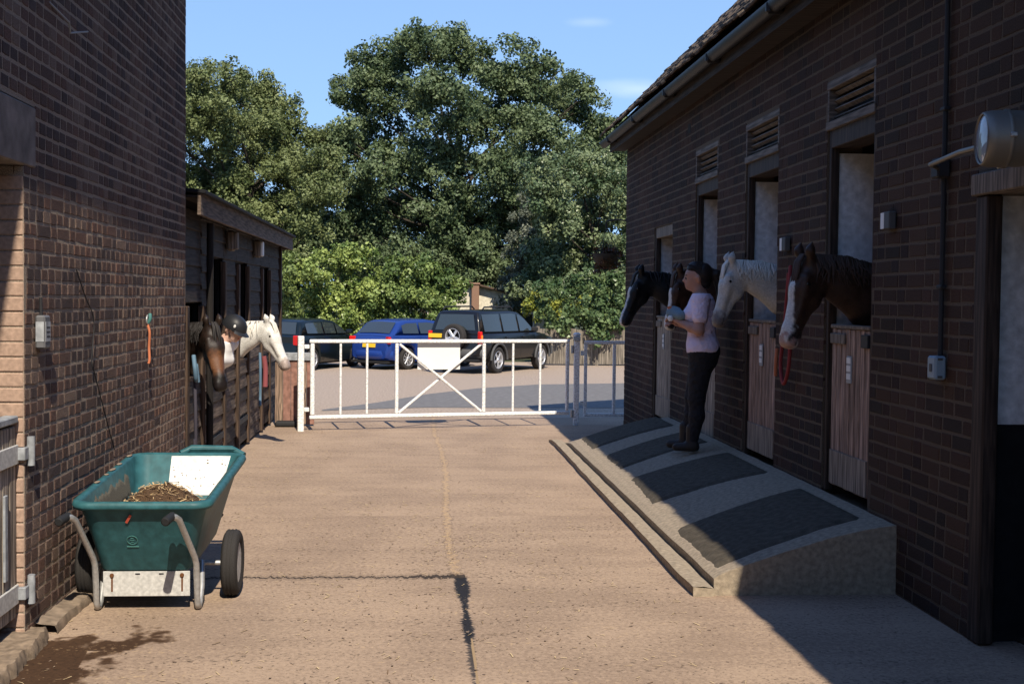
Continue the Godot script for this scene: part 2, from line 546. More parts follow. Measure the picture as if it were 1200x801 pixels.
const L_L1 := [[-3.44, 2.38, -42.00, 0.56], [-2.69, 2.77, -43.38, 0.76], [-1.84, 2.50, -43.85, 0.71], [-3.30, 1.60, -42.80, 0.69], [-2.57, 1.69, -43.94, 0.88], [-1.62, 1.56, -43.61, 0.76], [-2.23, 0.91, -43.18, 0.64], [-3.21, 0.74, -42.78, 0.52], [-1.38, 0.91, -43.69, 0.53], [-4.02, 0.89, -43.92, 0.47], [-3.45, 0.18, -42.26, 0.51], [-2.53, 0.33, -43.37, 0.58], [-1.61, 0.20, -42.08, 0.51], [-4.00, 0.12, -42.21, 0.45]]
const L_L2 := [[-0.52, 2.39, -43.54, 0.76], [0.36, 2.51, -43.38, 0.76], [1.18, 2.02, -43.26, 0.58], [-0.73, 1.51, -43.01, 0.75], [0.22, 1.52, -43.11, 0.87], [1.09, 1.30, -43.18, 0.64], [-0.21, 0.85, -43.06, 0.58], [0.79, 0.67, -42.42, 0.46], [1.30, 0.86, -43.29, 0.35], [-0.50, 0.25, -43.44, 0.53], [0.37, 0.13, -42.86, 0.52], [1.12, 0.11, -43.82, 0.41]]
const L_HED := [[-4.56, 2.65, -42.08, 0.56], [-4.10, 2.08, -41.13, 0.60], [-4.38, 1.25, -41.77, 0.67], [-3.99, 0.84, -41.73, 0.50], [-4.88, 1.67, -42.48, 0.74]]


# ---------------------------------------------------------------- scene
func _ready() -> void:
	rng.seed = 77
	cam = Camera3D.new()
	cam.name = "camera"
	cam.position = Vector3(0, 1.63, 0)
	cam.basis = Basis.from_euler(Vector3(-atan((400.5 - 349.3) / FPX), -atan(113.0 / FPX), deg_to_rad(0.6)))
	cam.fov = rad_to_deg(2.0 * atan(400.5 / FPX))
	cam.near = 0.1
	cam.far = 2000.0
	add_child(cam)
	cam.current = true
	view_inv = cam.transform.affine_inverse()
	var env := Environment.new()
	env.background_mode = Environment.BG_SKY
	var sky := Sky.new()
	var ps := ProceduralSkyMaterial.new()
	ps.sky_top_color = Color(0.40, 0.54, 0.80)
	ps.sky_horizon_color = Color(0.67, 0.84, 1.0)
	ps.sky_curve = 0.22
	ps.ground_bottom_color = Color(0.36, 0.32, 0.27)
	ps.ground_horizon_color = Color(0.55, 0.60, 0.62)
	ps.sun_angle_max = 1.0
	ps.sky_cover = clouds()
	ps.sky_cover_modulate = Color(1, 1, 1, 1)
	ps.sky_energy_multiplier = 0.97
	sky.sky_material = ps
	env.sky = sky
	env.tonemap_mode = Environment.TONE_MAPPER_LINEAR
	env.tonemap_exposure = 1.35
	env.sdfgi_enabled = true
	env.ssao_enabled = true
	env.ssil_enabled = true
	var we := WorldEnvironment.new()
	we.name = "environment"
	we.environment = env
	add_child(we)
	var sun := DirectionalLight3D.new()
	sun.name = "sun"
	sun.light_color = Color(1.0, 0.955, 0.88)
	sun.light_energy = 1.6
	sun.light_angular_distance = 0.5
	sun.shadow_enabled = true
	sun.basis = Basis.looking_at(Vector3(-0.157, -1.0, -0.92), Vector3.UP)
	add_child(sun)

	make_materials()
	make_ground()
	left_building()
	right_building()
	timber_stable()
	ramp()
	gates()
	barrow()
	background()
	trees()
	cars()
	horses()
	people()
	small_things()


func clouds() -> ImageTexture:
	var w := 4096
	var h := 2048
	var im := Image.create(w, h, false, Image.FORMAT_RGBA8)
	var f := noise(0.012, 5, 4)
	# small flat wisps: [turn from -z towards +x in degrees, height in degrees, width, thickness, strength]
	for k in [[9.9, 9.4, 1.9, 0.45, .34], [11.6, 8.9, 1.2, 0.3, .26], [7.6, 12.3, 1.0, 0.24, .2], [-28.0, 16.0, 9.0, 1.4, .4], [48.0, 19.0, 12.0, 1.6, .4], [95.0, 22.0, 14.0, 2.0, .4], [150.0, 15.0, 18.0, 2.2, .4], [-110.0, 18.0, 16.0, 1.8, .4], [-65.0, 26.0, 10.0, 1.5, .3], [-160.0, 24.0, 12.0, 2.0, .4]]:
		# u = 0 looks to -z in a panorama
		var cx: float = (k[0] / 360.0) * w
		var cy: float = (0.5 - k[1] / 180.0) * h
		var rx: float = k[2] / 360.0 * w
		var ry: float = k[3] / 180.0 * h
		for y in range(int(cy - ry * 2.0), int(cy + ry * 2.0)):
			for x in range(int(cx - rx * 1.6), int(cx + rx * 1.6)):
				var d := Vector2((x - cx) / rx, (y - cy) / ry)
				var a: float = (1.0 - d.length()) + f.get_noise_2d(x * 0.9, y * 3.5) * 0.8
				if a > 0.0:
					var o := im.get_pixel(posmod(x, w), y)
					im.set_pixel(posmod(x, w), y, Color(.72, .66, .66, maxf(o.a, clampf(a * k[4], 0.0, 0.5))))
	return ImageTexture.create_from_image(im)


# ---------------------------------------------------------------- ground
func gy(z: float) -> float:
	return 0.0 if z > -17.0 else -0.42 * minf(1.0, (-17.0 - z) / 16.0)


func yard_texture(w: int, h: int, x0: float, x1: float, z0: float, z1: float, seedv: int) -> ImageTexture:
	var k := w / (x1 - x0)
	var broad := noise(0.9 / k, 4, 31 + seedv).get_image(w, h).get_data()
	var fn := noise(26.0 / k, 4, 33).get_image(w, h).get_data()
	var si := noise(5.0 / k, 4, 35).get_image(w / 8, h)
	si.resize(w, h, Image.INTERPOLATE_BILINEAR)
	var streak := si.get_data()
	var cell := noise(60.0 / k, 2, 41).get_image(w, h).get_data()
	var edge := noise(9.0, 4, 43)
	var lut := []
	for i in 256:
		var t := i / 255.0
		var c := Color(.255, .185, .135).lerp(Color(.36, .265, .19), smoothstep(0.25, 0.75, t))
		c = c.linear_to_srgb()
		lut.append(Vector3(c.r, c.g, c.b) * 255.0)
	var out := PackedByteArray()
	out.resize(w * h * 3)
	var o := 0
	for y in h:
		var z := z0 + (z1 - z0) * (y + 0.5) / h
		var jx := 0.262 + 0.03 * sin(z * 0.9) + edge.get_noise_1d(z * 0.8) * 0.035
		var jw := 0.016 + 0.022 * absf(edge.get_noise_1d(z * 1.7 + 40.0))
		var tar := z > -7.32
		var tx := 0.262 - (z + 5.3) * 0.006
		for x in w:
			var i := y * w + x
			var wx := x0 + (x1 - x0) * (x + 0.5) / w
			var t := broad[i] * 0.36 + fn[i] * 0.50 + streak[i] * 0.14
			var c: Vector3 = lut[int(t)]
			var ce := cell[i]
			if ce > 190:
				c *= 1.0 + (ce - 190) * 0.0035
			elif ce < 70:
				c *= 1.0 - (70 - ce) * 0.0075
			# lengthwise joint: tar that has bled, then a gap full of straw dust further on
			if wx > 0.05 and wx < 0.5:
				if tar:
					var d := absf(wx - tx) + (fn[i] - 128) * 0.00010 + (broad[i] - 128) * 0.00012 + (cell[i] - 128) * 0.00003
					var half := 0.012 + 0.020 * smoothstep(-6.5, -7.25, z)
					if z > -6.0: half = 0.009
					var on := smoothstep(half + 0.012, half - 0.006, d)
					c = c.lerp(Vector3(36, 37, 42), on * (0.96 if z < -5.9 else 0.7))
					if z > -6.0 and absf(wx - tx - 0.012) < 0.006:
						c = Vector3(150, 128, 100)
				else:
					var d := absf(wx - jx) + (fn[i] - 128) * 0.0001
					if d < jw:
						c = c.lerp(Vector3(190, 158, 112), 0.05 + 0.4 * smoothstep(100.0, 165.0, fn[(i + 999) % (w * h)]))
					elif d < jw + 0.012 and ce < 120:
						c *= 0.8
			# crosswise joint
			if z < -7.2 and z > -7.48 and wx < 0.3 and wx > -1.7:
				var d := absf(z + 7.34 + edge.get_noise_1d(wx * 3.0) * 0.05)
				var wd := 0.012 + 0.03 * smoothstep(-0.15, 0.22, wx) + 0.008 * edge.get_noise_1d(wx * 3.0 + 70.0)
				d += (fn[i] - 128) * 0.00006
				c = c.lerp(Vector3(58, 51, 47), 0.85 * smoothstep(wd + 0.012, wd - 0.004, d))
				if d < wd + 0.05:
					c *= 0.92
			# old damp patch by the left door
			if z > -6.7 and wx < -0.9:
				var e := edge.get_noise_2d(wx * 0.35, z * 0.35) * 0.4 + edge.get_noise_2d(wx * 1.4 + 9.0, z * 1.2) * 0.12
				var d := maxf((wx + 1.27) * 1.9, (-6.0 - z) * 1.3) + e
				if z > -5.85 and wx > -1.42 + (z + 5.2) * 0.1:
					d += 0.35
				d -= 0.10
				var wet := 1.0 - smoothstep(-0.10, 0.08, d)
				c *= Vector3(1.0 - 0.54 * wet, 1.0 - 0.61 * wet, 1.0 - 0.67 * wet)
			# dung and hay trodden in
			var st := streak[(i + 7777) % (w * h)] * 0.35 + fn[(i + 3333) % (w * h)] * 0.65
			if st < 70:
				c *= 0.76
			elif st > 188:
				c = c.lerp(Vector3(196, 168, 128), 0.35)
			out[o] = clampi(int(c.x), 0, 255); out[o + 1] = clampi(int(c.y), 0, 255); out[o + 2] = clampi(int(c.z), 0, 255)
			o += 3
	return ImageTexture.create_from_image(Image.create_from_data(w, h, false, Image.FORMAT_RGB8, out))


func sheet(called: String, x0: float, x1: float, z0: float, z1: float, t: Texture2D, parent: Node3D) -> void:
	var a := []
	a.resize(Mesh.ARRAY_MAX)
	a[Mesh.ARRAY_VERTEX] = PackedVector3Array([Vector3(x0, 0, z0), Vector3(x1, 0, z0), Vector3(x1, 0, z1), Vector3(x0, 0, z1)])
	a[Mesh.ARRAY_NORMAL] = PackedVector3Array([Vector3.UP, Vector3.UP, Vector3.UP, Vector3.UP])
	a[Mesh.ARRAY_TEX_UV] = PackedVector2Array([Vector2(0, 0), Vector2(1, 0), Vector2(1, 1), Vector2(0, 1)])
	a[Mesh.ARRAY_INDEX] = PackedInt32Array([0, 1, 2, 0, 2, 3])
	var m := ArrayMesh.new()
	m.add_surface_from_arrays(Mesh.PRIMITIVE_TRIANGLES, a)
	var s := StandardMaterial3D.new()
	s.albedo_texture = t
	s.texture_repeat = false
	s.roughness = 0.93
	s.metallic_specular = 0.25
	s.heightmap_enabled = true
	s.heightmap_texture = t
	s.heightmap_scale = 0.6
	put(called, m, s, parent)


func make_ground() -> void:
	var y := thing("yard_ground", "sandy concrete yard floor with tarred joint and trodden straw", "", Vector3.ZERO, "", "structure")
	sheet("near_slab", -2.4, 2.9, -9.4, -4.2, yard_texture(1600, 1570, -2.4, 2.9, -9.4, -4.2, 0), y)
	sheet("far_slab", -3.2, 2.9, -17.2, -9.4, yard_texture(1100, 1406, -3.2, 2.9, -17.2, -9.4, 1), y)
	var mb := MB.new()
	mb.quad(Vector3(-2.4, 0, -4.2), Vector3(2.9, 0, -4.2), Vector3(2.9, 0, 14), Vector3(-2.4, 0, 14), Vector3.UP)
	put("rear_slab", mb, "kerb", y)
	mb = MB.new()
	mb.quad(Vector3(-30, -0.01, -17.2), Vector3(-3.2, -0.01, -17.2), Vector3(-3.2, -0.01, 14), Vector3(-30, -0.01, 14), Vector3.UP)
	mb.quad(Vector3(2.9, -0.01, -17.2), Vector3(30, -0.01, -17.2), Vector3(30, -0.01, 14), Vector3(2.9, -0.01, 14), Vector3.UP)
	mb.quad(Vector3(-30, -0.004, -17.2), Vector3(30, -0.004, -17.2), Vector3(30, gy(-33), -33), Vector3(-30, gy(-33), -33), Vector3.UP)
	mb.quad(Vector3(-30, gy(-33), -33), Vector3(30, gy(-33), -33), Vector3(30, gy(-33), -40.5), Vector3(-30, gy(-33), -40.5), Vector3.UP)
	tag(put("car_park_ground", mb, "gravel"), "pale pinkish gravel of the car park beyond the gate", "", "", "structure")
	mb = MB.new()
	var up := [Vector2(-1.36, -18.78), Vector2(-0.64, -20.59), Vector2(0.21, -23.42), Vector2(1.29, -25.96), Vector2(2.72, -27.98), Vector2(4.9, -28.95), Vector2(9.0, -30.4), Vector2(20.0, -32.5)]
	var dn := [Vector2(-1.36, -18.5), Vector2(-0.4, -19.1), Vector2(0.18, -19.39), Vector2(1.49, -19.37), Vector2(3.3, -19.48), Vector2(5.0, -19.7), Vector2(9.0, -21.0), Vector2(20.0, -24.0)]
	for i in 7:
		var q := []
		for p in [up[i], up[i + 1], dn[i + 1], dn[i]]:
			q.append(Vector3(p.x, gy(p.y) + 0.006, p.y))
		mb.quad(q[0], q[1], q[2], q[3], Vector3.UP)
	tag(put("road", mb, "asphalt"), "grey asphalt drive crossing behind the gate", "", "", "structure")
	mb = MB.new()
	mb.quad(Vector3(-900, -0.43, -40.5), Vector3(900, -0.43, -40.5), Vector3(900, -0.43, -1500), Vector3(-900, -0.43, -1500), Vector3.UP)
	mb.quad(Vector3(-900, -0.43, 900), Vector3(900, -0.43, 900), Vector3(900, -0.43, 14), Vector3(-900, -0.43, 14), Vector3.UP)
	mb.quad(Vector3(-900, -0.43, 14), Vector3(-30, -0.43, 14), Vector3(-30, -0.43, -40.5), Vector3(-900, -0.43, -40.5), Vector3.UP)
	mb.quad(Vector3(900, -0.43, 14), Vector3(30, -0.43, 14), Vector3(30, -0.43, -40.5), Vector3(900, -0.43, -40.5), Vector3.UP)
	tag(put("grass_ground", mb, "grass"), "rough grass beyond the car park under the trees", "", "", "structure")
	# straw and hay lying about
	var b := MB.new()
	b.tri(Vector3(-0.5, 0, -0.5), Vector3(0.5, 0.25, -0.35), Vector3(0.46, 0.2, 0.5), Vector3.UP)
	b.tri(Vector3(-0.5, 0, -0.5), Vector3(0.46, 0.2, 0.5), Vector3(-0.5, 0.1, 0.4), Vector3.UP)
	var bm := b.mesh()
	var w := []
	var c := []
	var f := noise(0.5, 3, 88)
	while w.size() < 3300:
		var p := Vector3(rng.randf_range(-1.75, 1.5), 0.003, rng.randf_range(-16.5, -4.4))
		if f.get_noise_2d(p.x * 1.3, p.z) < rng.randf_range(-0.5, 0.45):
			continue
		var crumb := rng.randf() < 0.6
		if crumb and p.z < -9.0 and rng.randf() < .6: continue
		var l := rng.randf_range(0.006, 0.02) if crumb else rng.randf_range(0.012, 0.06)
		var bs := Basis.from_euler(Vector3(0, rng.randf() * TAU, 0)) * Basis.from_scale(Vector3(l, 0.012, l * .6 if crumb else rng.randf_range(0.0025, 0.007)))
		w.append(Transform3D(bs, p))
		c.append(lin(.15, .10, .07).lerp(lin(.30, .22, .155), rng.randf()) if crumb else lin(.55, .42, .24).lerp(lin(.16, .10, .06), rng.randf() if rng.randf() < 0.6 else 0.1))
	tag(many("loose_straw", bm, "straw", w, c), "loose straw and chaff scattered over the yard floor", "straw", "", "stuff")


# ---------------------------------------------------------------- brickwork
# boxes that fill L x H less the holes, w thick, front face on the plane z = 0 of xf
func wall_core(mb: MB, xf: Transform3D, L: float, H: float, holes: Array, w: float) -> void:
	var us := [0.0, L]
	var vs := [0.0, H]
	for h in holes:
		us.append_array([h.position.x, h.end.x])
		vs.append_array([h.position.y, h.end.y])
	us.sort()
	vs.sort()
	for i in us.size() - 1:
		if us[i + 1] - us[i] < 1e-4: continue
		var from := -1.0
		for j in vs.size():
			var open := true
			if j < vs.size() - 1:
				var m := Vector2((us[i] + us[i + 1]) * 0.5, (vs[j] + vs[j + 1]) * 0.5)
				open = false
				for h in holes:
					if h.has_point(m): open = true
				if vs[j + 1] - vs[j] < 1e-4: continue
			if not open and from < 0.0:
				from = vs[j]
			if open and from >= 0.0:
				mb.box(xf * T(Vector3((us[i] + us[i + 1]) * 0.5, (from + vs[j]) * 0.5, -w * 0.5)), Vector3(us[i + 1] - us[i], vs[j] - from, w))
				from = -1.0


func brick_mesh(size: Vector3, r: RandomNumberGenerator) -> ArrayMesh:
	# five faces with a worn, uneven front; z out of the wall
	var mb := MB.new()
	var h := size * 0.5
	var b := 0.0035
	var fr := []
	var md := []
	var bk := []
	for s in [Vector2(-1, -1), Vector2(0, -1), Vector2(1, -1), Vector2(1, 1), Vector2(0, 1), Vector2(-1, 1)]:
		var j := Vector3(r.randf_range(-.003, .003), r.randf_range(-.003, .003), r.randf_range(-.0015, .0005))
		fr.append(Vector3(s.x * (h.x - b), s.y * (h.y - b), h.z) + j)
		md.append(Vector3(s.x * h.x, s.y * h.y, h.z - b * 1.1) + j * Vector3(.6, .6, 0))
		bk.append(Vector3(s.x * h.x, s.y * h.y, -h.z))
	mb.quad(fr[0], fr[1], fr[4], fr[5], Vector3.BACK)
	mb.quad(fr[1], fr[2], fr[3], fr[4], Vector3.BACK)
	for i in 6:
		var k := (i + 1) % 6
		var o: Vector3 = (md[i] + md[k]) * 0.5 * Vector3(1, 1, 0)
		mb.quad(fr[i], fr[k], md[k], md[i], o.normalized() + Vector3(0, 0, .6))
		mb.quad(md[i], md[k], bk[k], bk[i], o)
	return mb.mesh()


# Flemish bond with some headers only, as the photographed wall has it
func brickwork(parent: Node3D, xf: Transform3D, L: float, H: float, course: float, holes: Array, prefix: String, pal: Array, brighten: float, headers: float, most: int, seedv: int, scale_len := 1.0) -> void:
	var r := RandomNumberGenerator.new()
	r.seed = seedv
	var depth := 0.05
	var joint := 0.0125
	var S := 0.216 * scale_len
	var Hd := 0.103 * scale_len
	var bh := course - joint
	var ms := []
	for i in 6:
		ms.append(brick_mesh(Vector3(S if i < 3 else Hd, bh, depth), r))
	var wear := noise(0.9, 3, seedv + 3)
	var tones := range(8)
	tones.sort_custom(func(a, b): return pal[a][0] < pal[b][0])
	var items := []
	var facing := xf.basis.z
	for row in int(H / course):
		var y0 := row * course
		var u := -fmod(row * 0.163 * scale_len + (0.05 if row % 2 else 0.0), S + Hd + 2 * joint)
		var st := row % 2 == 0
		while u < L:
			var w := S if st and r.randf() > headers else Hd
			st = not st
			var u0 := u
			var u1 := u + w
			u += w + joint
			var segs := [[maxf(u0, 0.0), minf(u1, L)]]
			for h in holes:
				if h.position.y - y0 > bh * 0.55 or y0 + bh - h.end.y > bh * 0.55: continue
				var nx := []
				for s in segs:
					if h.end.x <= s[0] or h.position.x >= s[1]:
						nx.append(s)
						continue
					if h.position.x - s[0] > 0.03: nx.append([s[0], h.position.x])
					if s[1] - h.end.x > 0.03: nx.append([h.end.x, s[1]])
				segs = nx
			for s in segs:
				var l: float = s[1] - s[0]
				if l < 0.025: continue
				var at := Vector3((s[0] + s[1]) * 0.5, y0 + course * 0.5 + r.randf_range(-.0015, .0015), 0.0032 - depth * 0.5 + r.randf_range(-.0012, .0012))
				var nat := S if w > 0.15 else Hd
				var bs := Basis.from_euler(Vector3(r.randf_range(-.012, .012), r.randf_range(-.007, .007), r.randf_range(-.008, .008))) * Basis.from_scale(Vector3(l / nat * r.randf_range(.97, 1.005), r.randf_range(.93, 1.01), 1))
				var tr := xf * Transform3D(bs, at)
				var tone: int = tones[clampi(int((wear.get_noise_2d(at.x, at.y) * 0.9 + 0.5 + r.randfn() * 0.28) * 8.0), 0, 7)]
				items.append([shown(parent.position + tr.origin, l * bh, facing), tr, ms[(0 if w > 0.15 else 3) + r.randi() % 3], tone, r.randf_range(.85, 1.12)])
	items.sort_custom(func(a, b): return a[0] > b[0])
	for i in mini(most, items.size()):
		if items[i][0] <= 0.0: break
		put("brick", items[i][2], "%s%d" % [prefix, items[i][3]], parent, items[i][1])
	# the rest, one object: stretched copies of two meshes would need two, so the front mesh is a header scaled
	var w2 := []
	var c2 := []
	for i in range(most, items.size()):
		var t: Transform3D = items[i][1]
		if items[i][2] in [ms[0], ms[1], ms[2]]:
			t.basis.x *= S / Hd
		w2.append(t)
		var p: Array = pal[items[i][3]]
		c2.append(lin(p[0], p[1], p[2]) * (items[i][4] * brighten))
	if w2.size():
		tag(many("brickwork", ms[4], "brick_copies", w2, c2, parent), "", "", "", "stuff")


# ---------------------------------------------------------------- left brick building
func left_building() -> void:
	var o := thing("brick_stable_building", "tall brown brick building left of the yard with grazing light on its wall", "building", Vector3(LX, 0, -10.1))
	# wall coordinates: u runs from the near end to the far corner
	var L := 15.0
	var H := 4.45
	var xf := Transform3D(Basis(Vector3(0, 0, -1), Vector3.UP, Vector3(1, 0, 0)), Vector3(0, 0, L))
	var door := Rect2(L - 5.25, -0.1, 1.15, 2.315)
	var lint := Rect2(L - 5.43, 2.215, 1.5, 0.295)
	var mb := MB.new()
	wall_core(mb, xf, L, H, [door, lint], 0.235)
	put("wall", mb, "lmortar", o)
	brickwork(o, xf, L, H, 0.0702, [door, lint], "lbrick", M["lpal"], 0.98, 0.82, 296, 5)
	mb = MB.new()
	mb.box(T(Vector3(-3.1, H * 0.5, 0.12)), Vector3(5.72, H, 0.235))
	mb.box(T(Vector3(-5.85, H * 0.5, 7.68)), Vector3(0.235, H, 14.87))
	mb.box(T(Vector3(-2.98, H * 0.5, 14.88)), Vector3(5.48, H, 0.235))
	put("rear_wall", mb, "lmortar", o)
	# concrete lintel
	mb = MB.new()
	mb.box(T(Vector3(-0.11, 2.362, 4.68)), Vector3(0.236, 0.286, 1.494), 0.008)
	put("lintel", mb, "lintel", o)
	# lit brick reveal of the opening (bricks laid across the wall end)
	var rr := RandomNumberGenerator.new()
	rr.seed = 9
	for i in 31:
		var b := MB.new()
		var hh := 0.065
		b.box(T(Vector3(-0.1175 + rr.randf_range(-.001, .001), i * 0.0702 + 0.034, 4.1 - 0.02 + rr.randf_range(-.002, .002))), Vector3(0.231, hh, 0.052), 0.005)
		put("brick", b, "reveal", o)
	# timber frame edge of the opening
	mb = MB.new()
	mb.abox(Vector3(-0.32, 0.0, 4.13), Vector3(-0.245, 2.2, 4.2), 0.004)
	mb.abox(Vector3(-0.32, 0.0, 5.16), Vector3(-0.245, 2.2, 5.23), 0.004)
	put("door_frame", mb, "timber_black", o)
	# dark stall behind
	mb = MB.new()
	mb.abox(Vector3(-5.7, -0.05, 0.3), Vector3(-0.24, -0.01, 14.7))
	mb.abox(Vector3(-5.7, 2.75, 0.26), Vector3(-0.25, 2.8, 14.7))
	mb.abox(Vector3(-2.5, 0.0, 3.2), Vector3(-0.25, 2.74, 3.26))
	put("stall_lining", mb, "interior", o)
	# half door, planks upright, straps and hinges
	var d := MB.new()
	d.abox(Vector3(-0.075, 0.13, 4.13), Vector3(-0.055, 1.03, 5.2))
	var dr := put("half_door", d, "timber_dark", o)
	for i in 11:
		d = MB.new()
		d.box(T(Vector3(-0.045 + rr.randf_range(-.002, .002), 0.57, 4.165 + i * 0.096)), Vector3(0.024, 0.90 + rr.randf_range(-.01, .0), 0.089), 0.005)
		put("plank", d, "door_grey" if i % 3 else "door_grey2", dr)
	d = MB.new()
	d.abox(Vector3(-0.085, 1.03, 4.12), Vector3(-0.02, 1.065, 5.2), 0.006)
	put("top_rail", d, "cap_grey", dr)
	for y in [0.885, 0.235]:
		d = MB.new()
		d.abox(Vector3(-0.032, y - 0.045, 4.12), Vector3(-0.02, y + 0.045, 4.75), 0.003)
		put("hinge_strap", d, "galv_matt", dr)
		d = MB.new()
		d.tube([Vector3(0.016, y - 0.06, 4.055), Vector3(0.016, y + 0.075, 4.055)], [0.019], 10)
		d.abox(Vector3(-0.03, y - 0.03, 4.03), Vector3(0.012, y + 0.03, 4.13), 0.004)
		put("hinge_pin", d, "cap_grey", dr)
	d = MB.new()
	d.abox(Vector3(-0.03, 0.33, 4.28), Vector3(-0.018, 0.72, 4.32), 0.003)
	put("brace", d, "cap_grey", dr)
	# overhanging eaves and roof
	mb = MB.new()
	mb.prism(PackedVector2Array([Vector2(-6.3, -0.06), Vector2(0.435, -0.06), Vector2(0.375, 5.0), Vector2(0.36, 15.1), Vector2(-6.3, 15.1)]), 0.06, Transform3D(Basis(Vector3.RIGHT, Vector3.BACK, Vector3.DOWN), Vector3(0, 4.49, 0)))
	put("soffit", mb, "timber_dark", o)
	mb = MB.new()
	mb.box(T(Vector3(-1.62, 5.90, 7.5), Vector3(0, 0, -0.62)), Vector3(4.6, 0.08, 15.1))
	mb.box(T(Vector3(-5.0, 5.85, 7.5), Vector3(0, 0, 0.62)), Vector3(3.9, 0.08, 15.1))
	put("roof", mb, "tile_stuff", o)

	# skirting kerb along the foot of the wall, and the worn doorstep
	var k := MB.new()
	var top := []
	var face := []
	var f2 := noise(2.0, 4, 55)
	for i in 171:
		var z := -10.05 + i * 0.023
		var ex := LX + 0.095 + f2.get_noise_1d(z * 1.2) * .02 + f2.get_noise_1d(z * 10.0) * .010
		var y := 0.04 + f2.get_noise_1d(z * 0.9 + 30.0) * .018
		var row := PackedVector3Array()
		for q in 5:
			row.append(Vector3(lerpf(LX + .004, ex, q / 4.0), y + .014 * (1.0 - q / 4.0) + f2.get_noise_2d(z * 7.0, q * 5.0) * .006, z))
		top.append(row)
		face.append(PackedVector3Array([row[4], Vector3(ex + .010 + f2.get_noise_2d(z * 9.0, 77.0) * .008, y * .5, z), Vector3(ex + .012, -.02, z)]))
	k.grid(top, false, Vector3.UP)
	k.grid(face, false, Vector3.RIGHT)
	tag(put("wall_kerb", k, "kerb"), "worn mortar kerb along the foot of the left brick wall", "kerb")
	k = MB.new()
	top = []
	face = []
	for i in 63:
		var z := -6.14 + i * 0.02
		var en := 1.0 - pow(absf(i - 31) / 31.0, 6.0) * 0.8
		var ex := LX + (0.07 + f2.get_noise_1d(z * 1.5 + 9.0) * .035 + f2.get_noise_1d(z * 8.0) * .012) * en + .03
		var row := PackedVector3Array()
		for q in 8:
			row.append(Vector3(lerpf(LX - .2, ex, q / 7.0), 0.062 * (.55 + .45 * en) + f2.get_noise_2d(z * 4.0, q * 3.0) * .018, z))
		top.append(row)
		face.append(PackedVector3Array([row[7], Vector3(ex + .012 + f2.get_noise_2d(z * 8.0, 50.0) * .012, row[7].y * .55, z), Vector3(ex + .016, -.02, z)]))
	k.grid(top, false, Vector3.UP)
	k.grid(face, false, Vector3.RIGHT)
	k.quad(top[0][0], top[0][7], Vector3(top[0][7].x, -.02, top[0][7].z), Vector3(top[0][0].x, -.02, top[0][0].z), Vector3.FORWARD)
	tag(put("doorstep", k, "stone"), "rough stone doorstep under the half door at the near left", "doorstep")


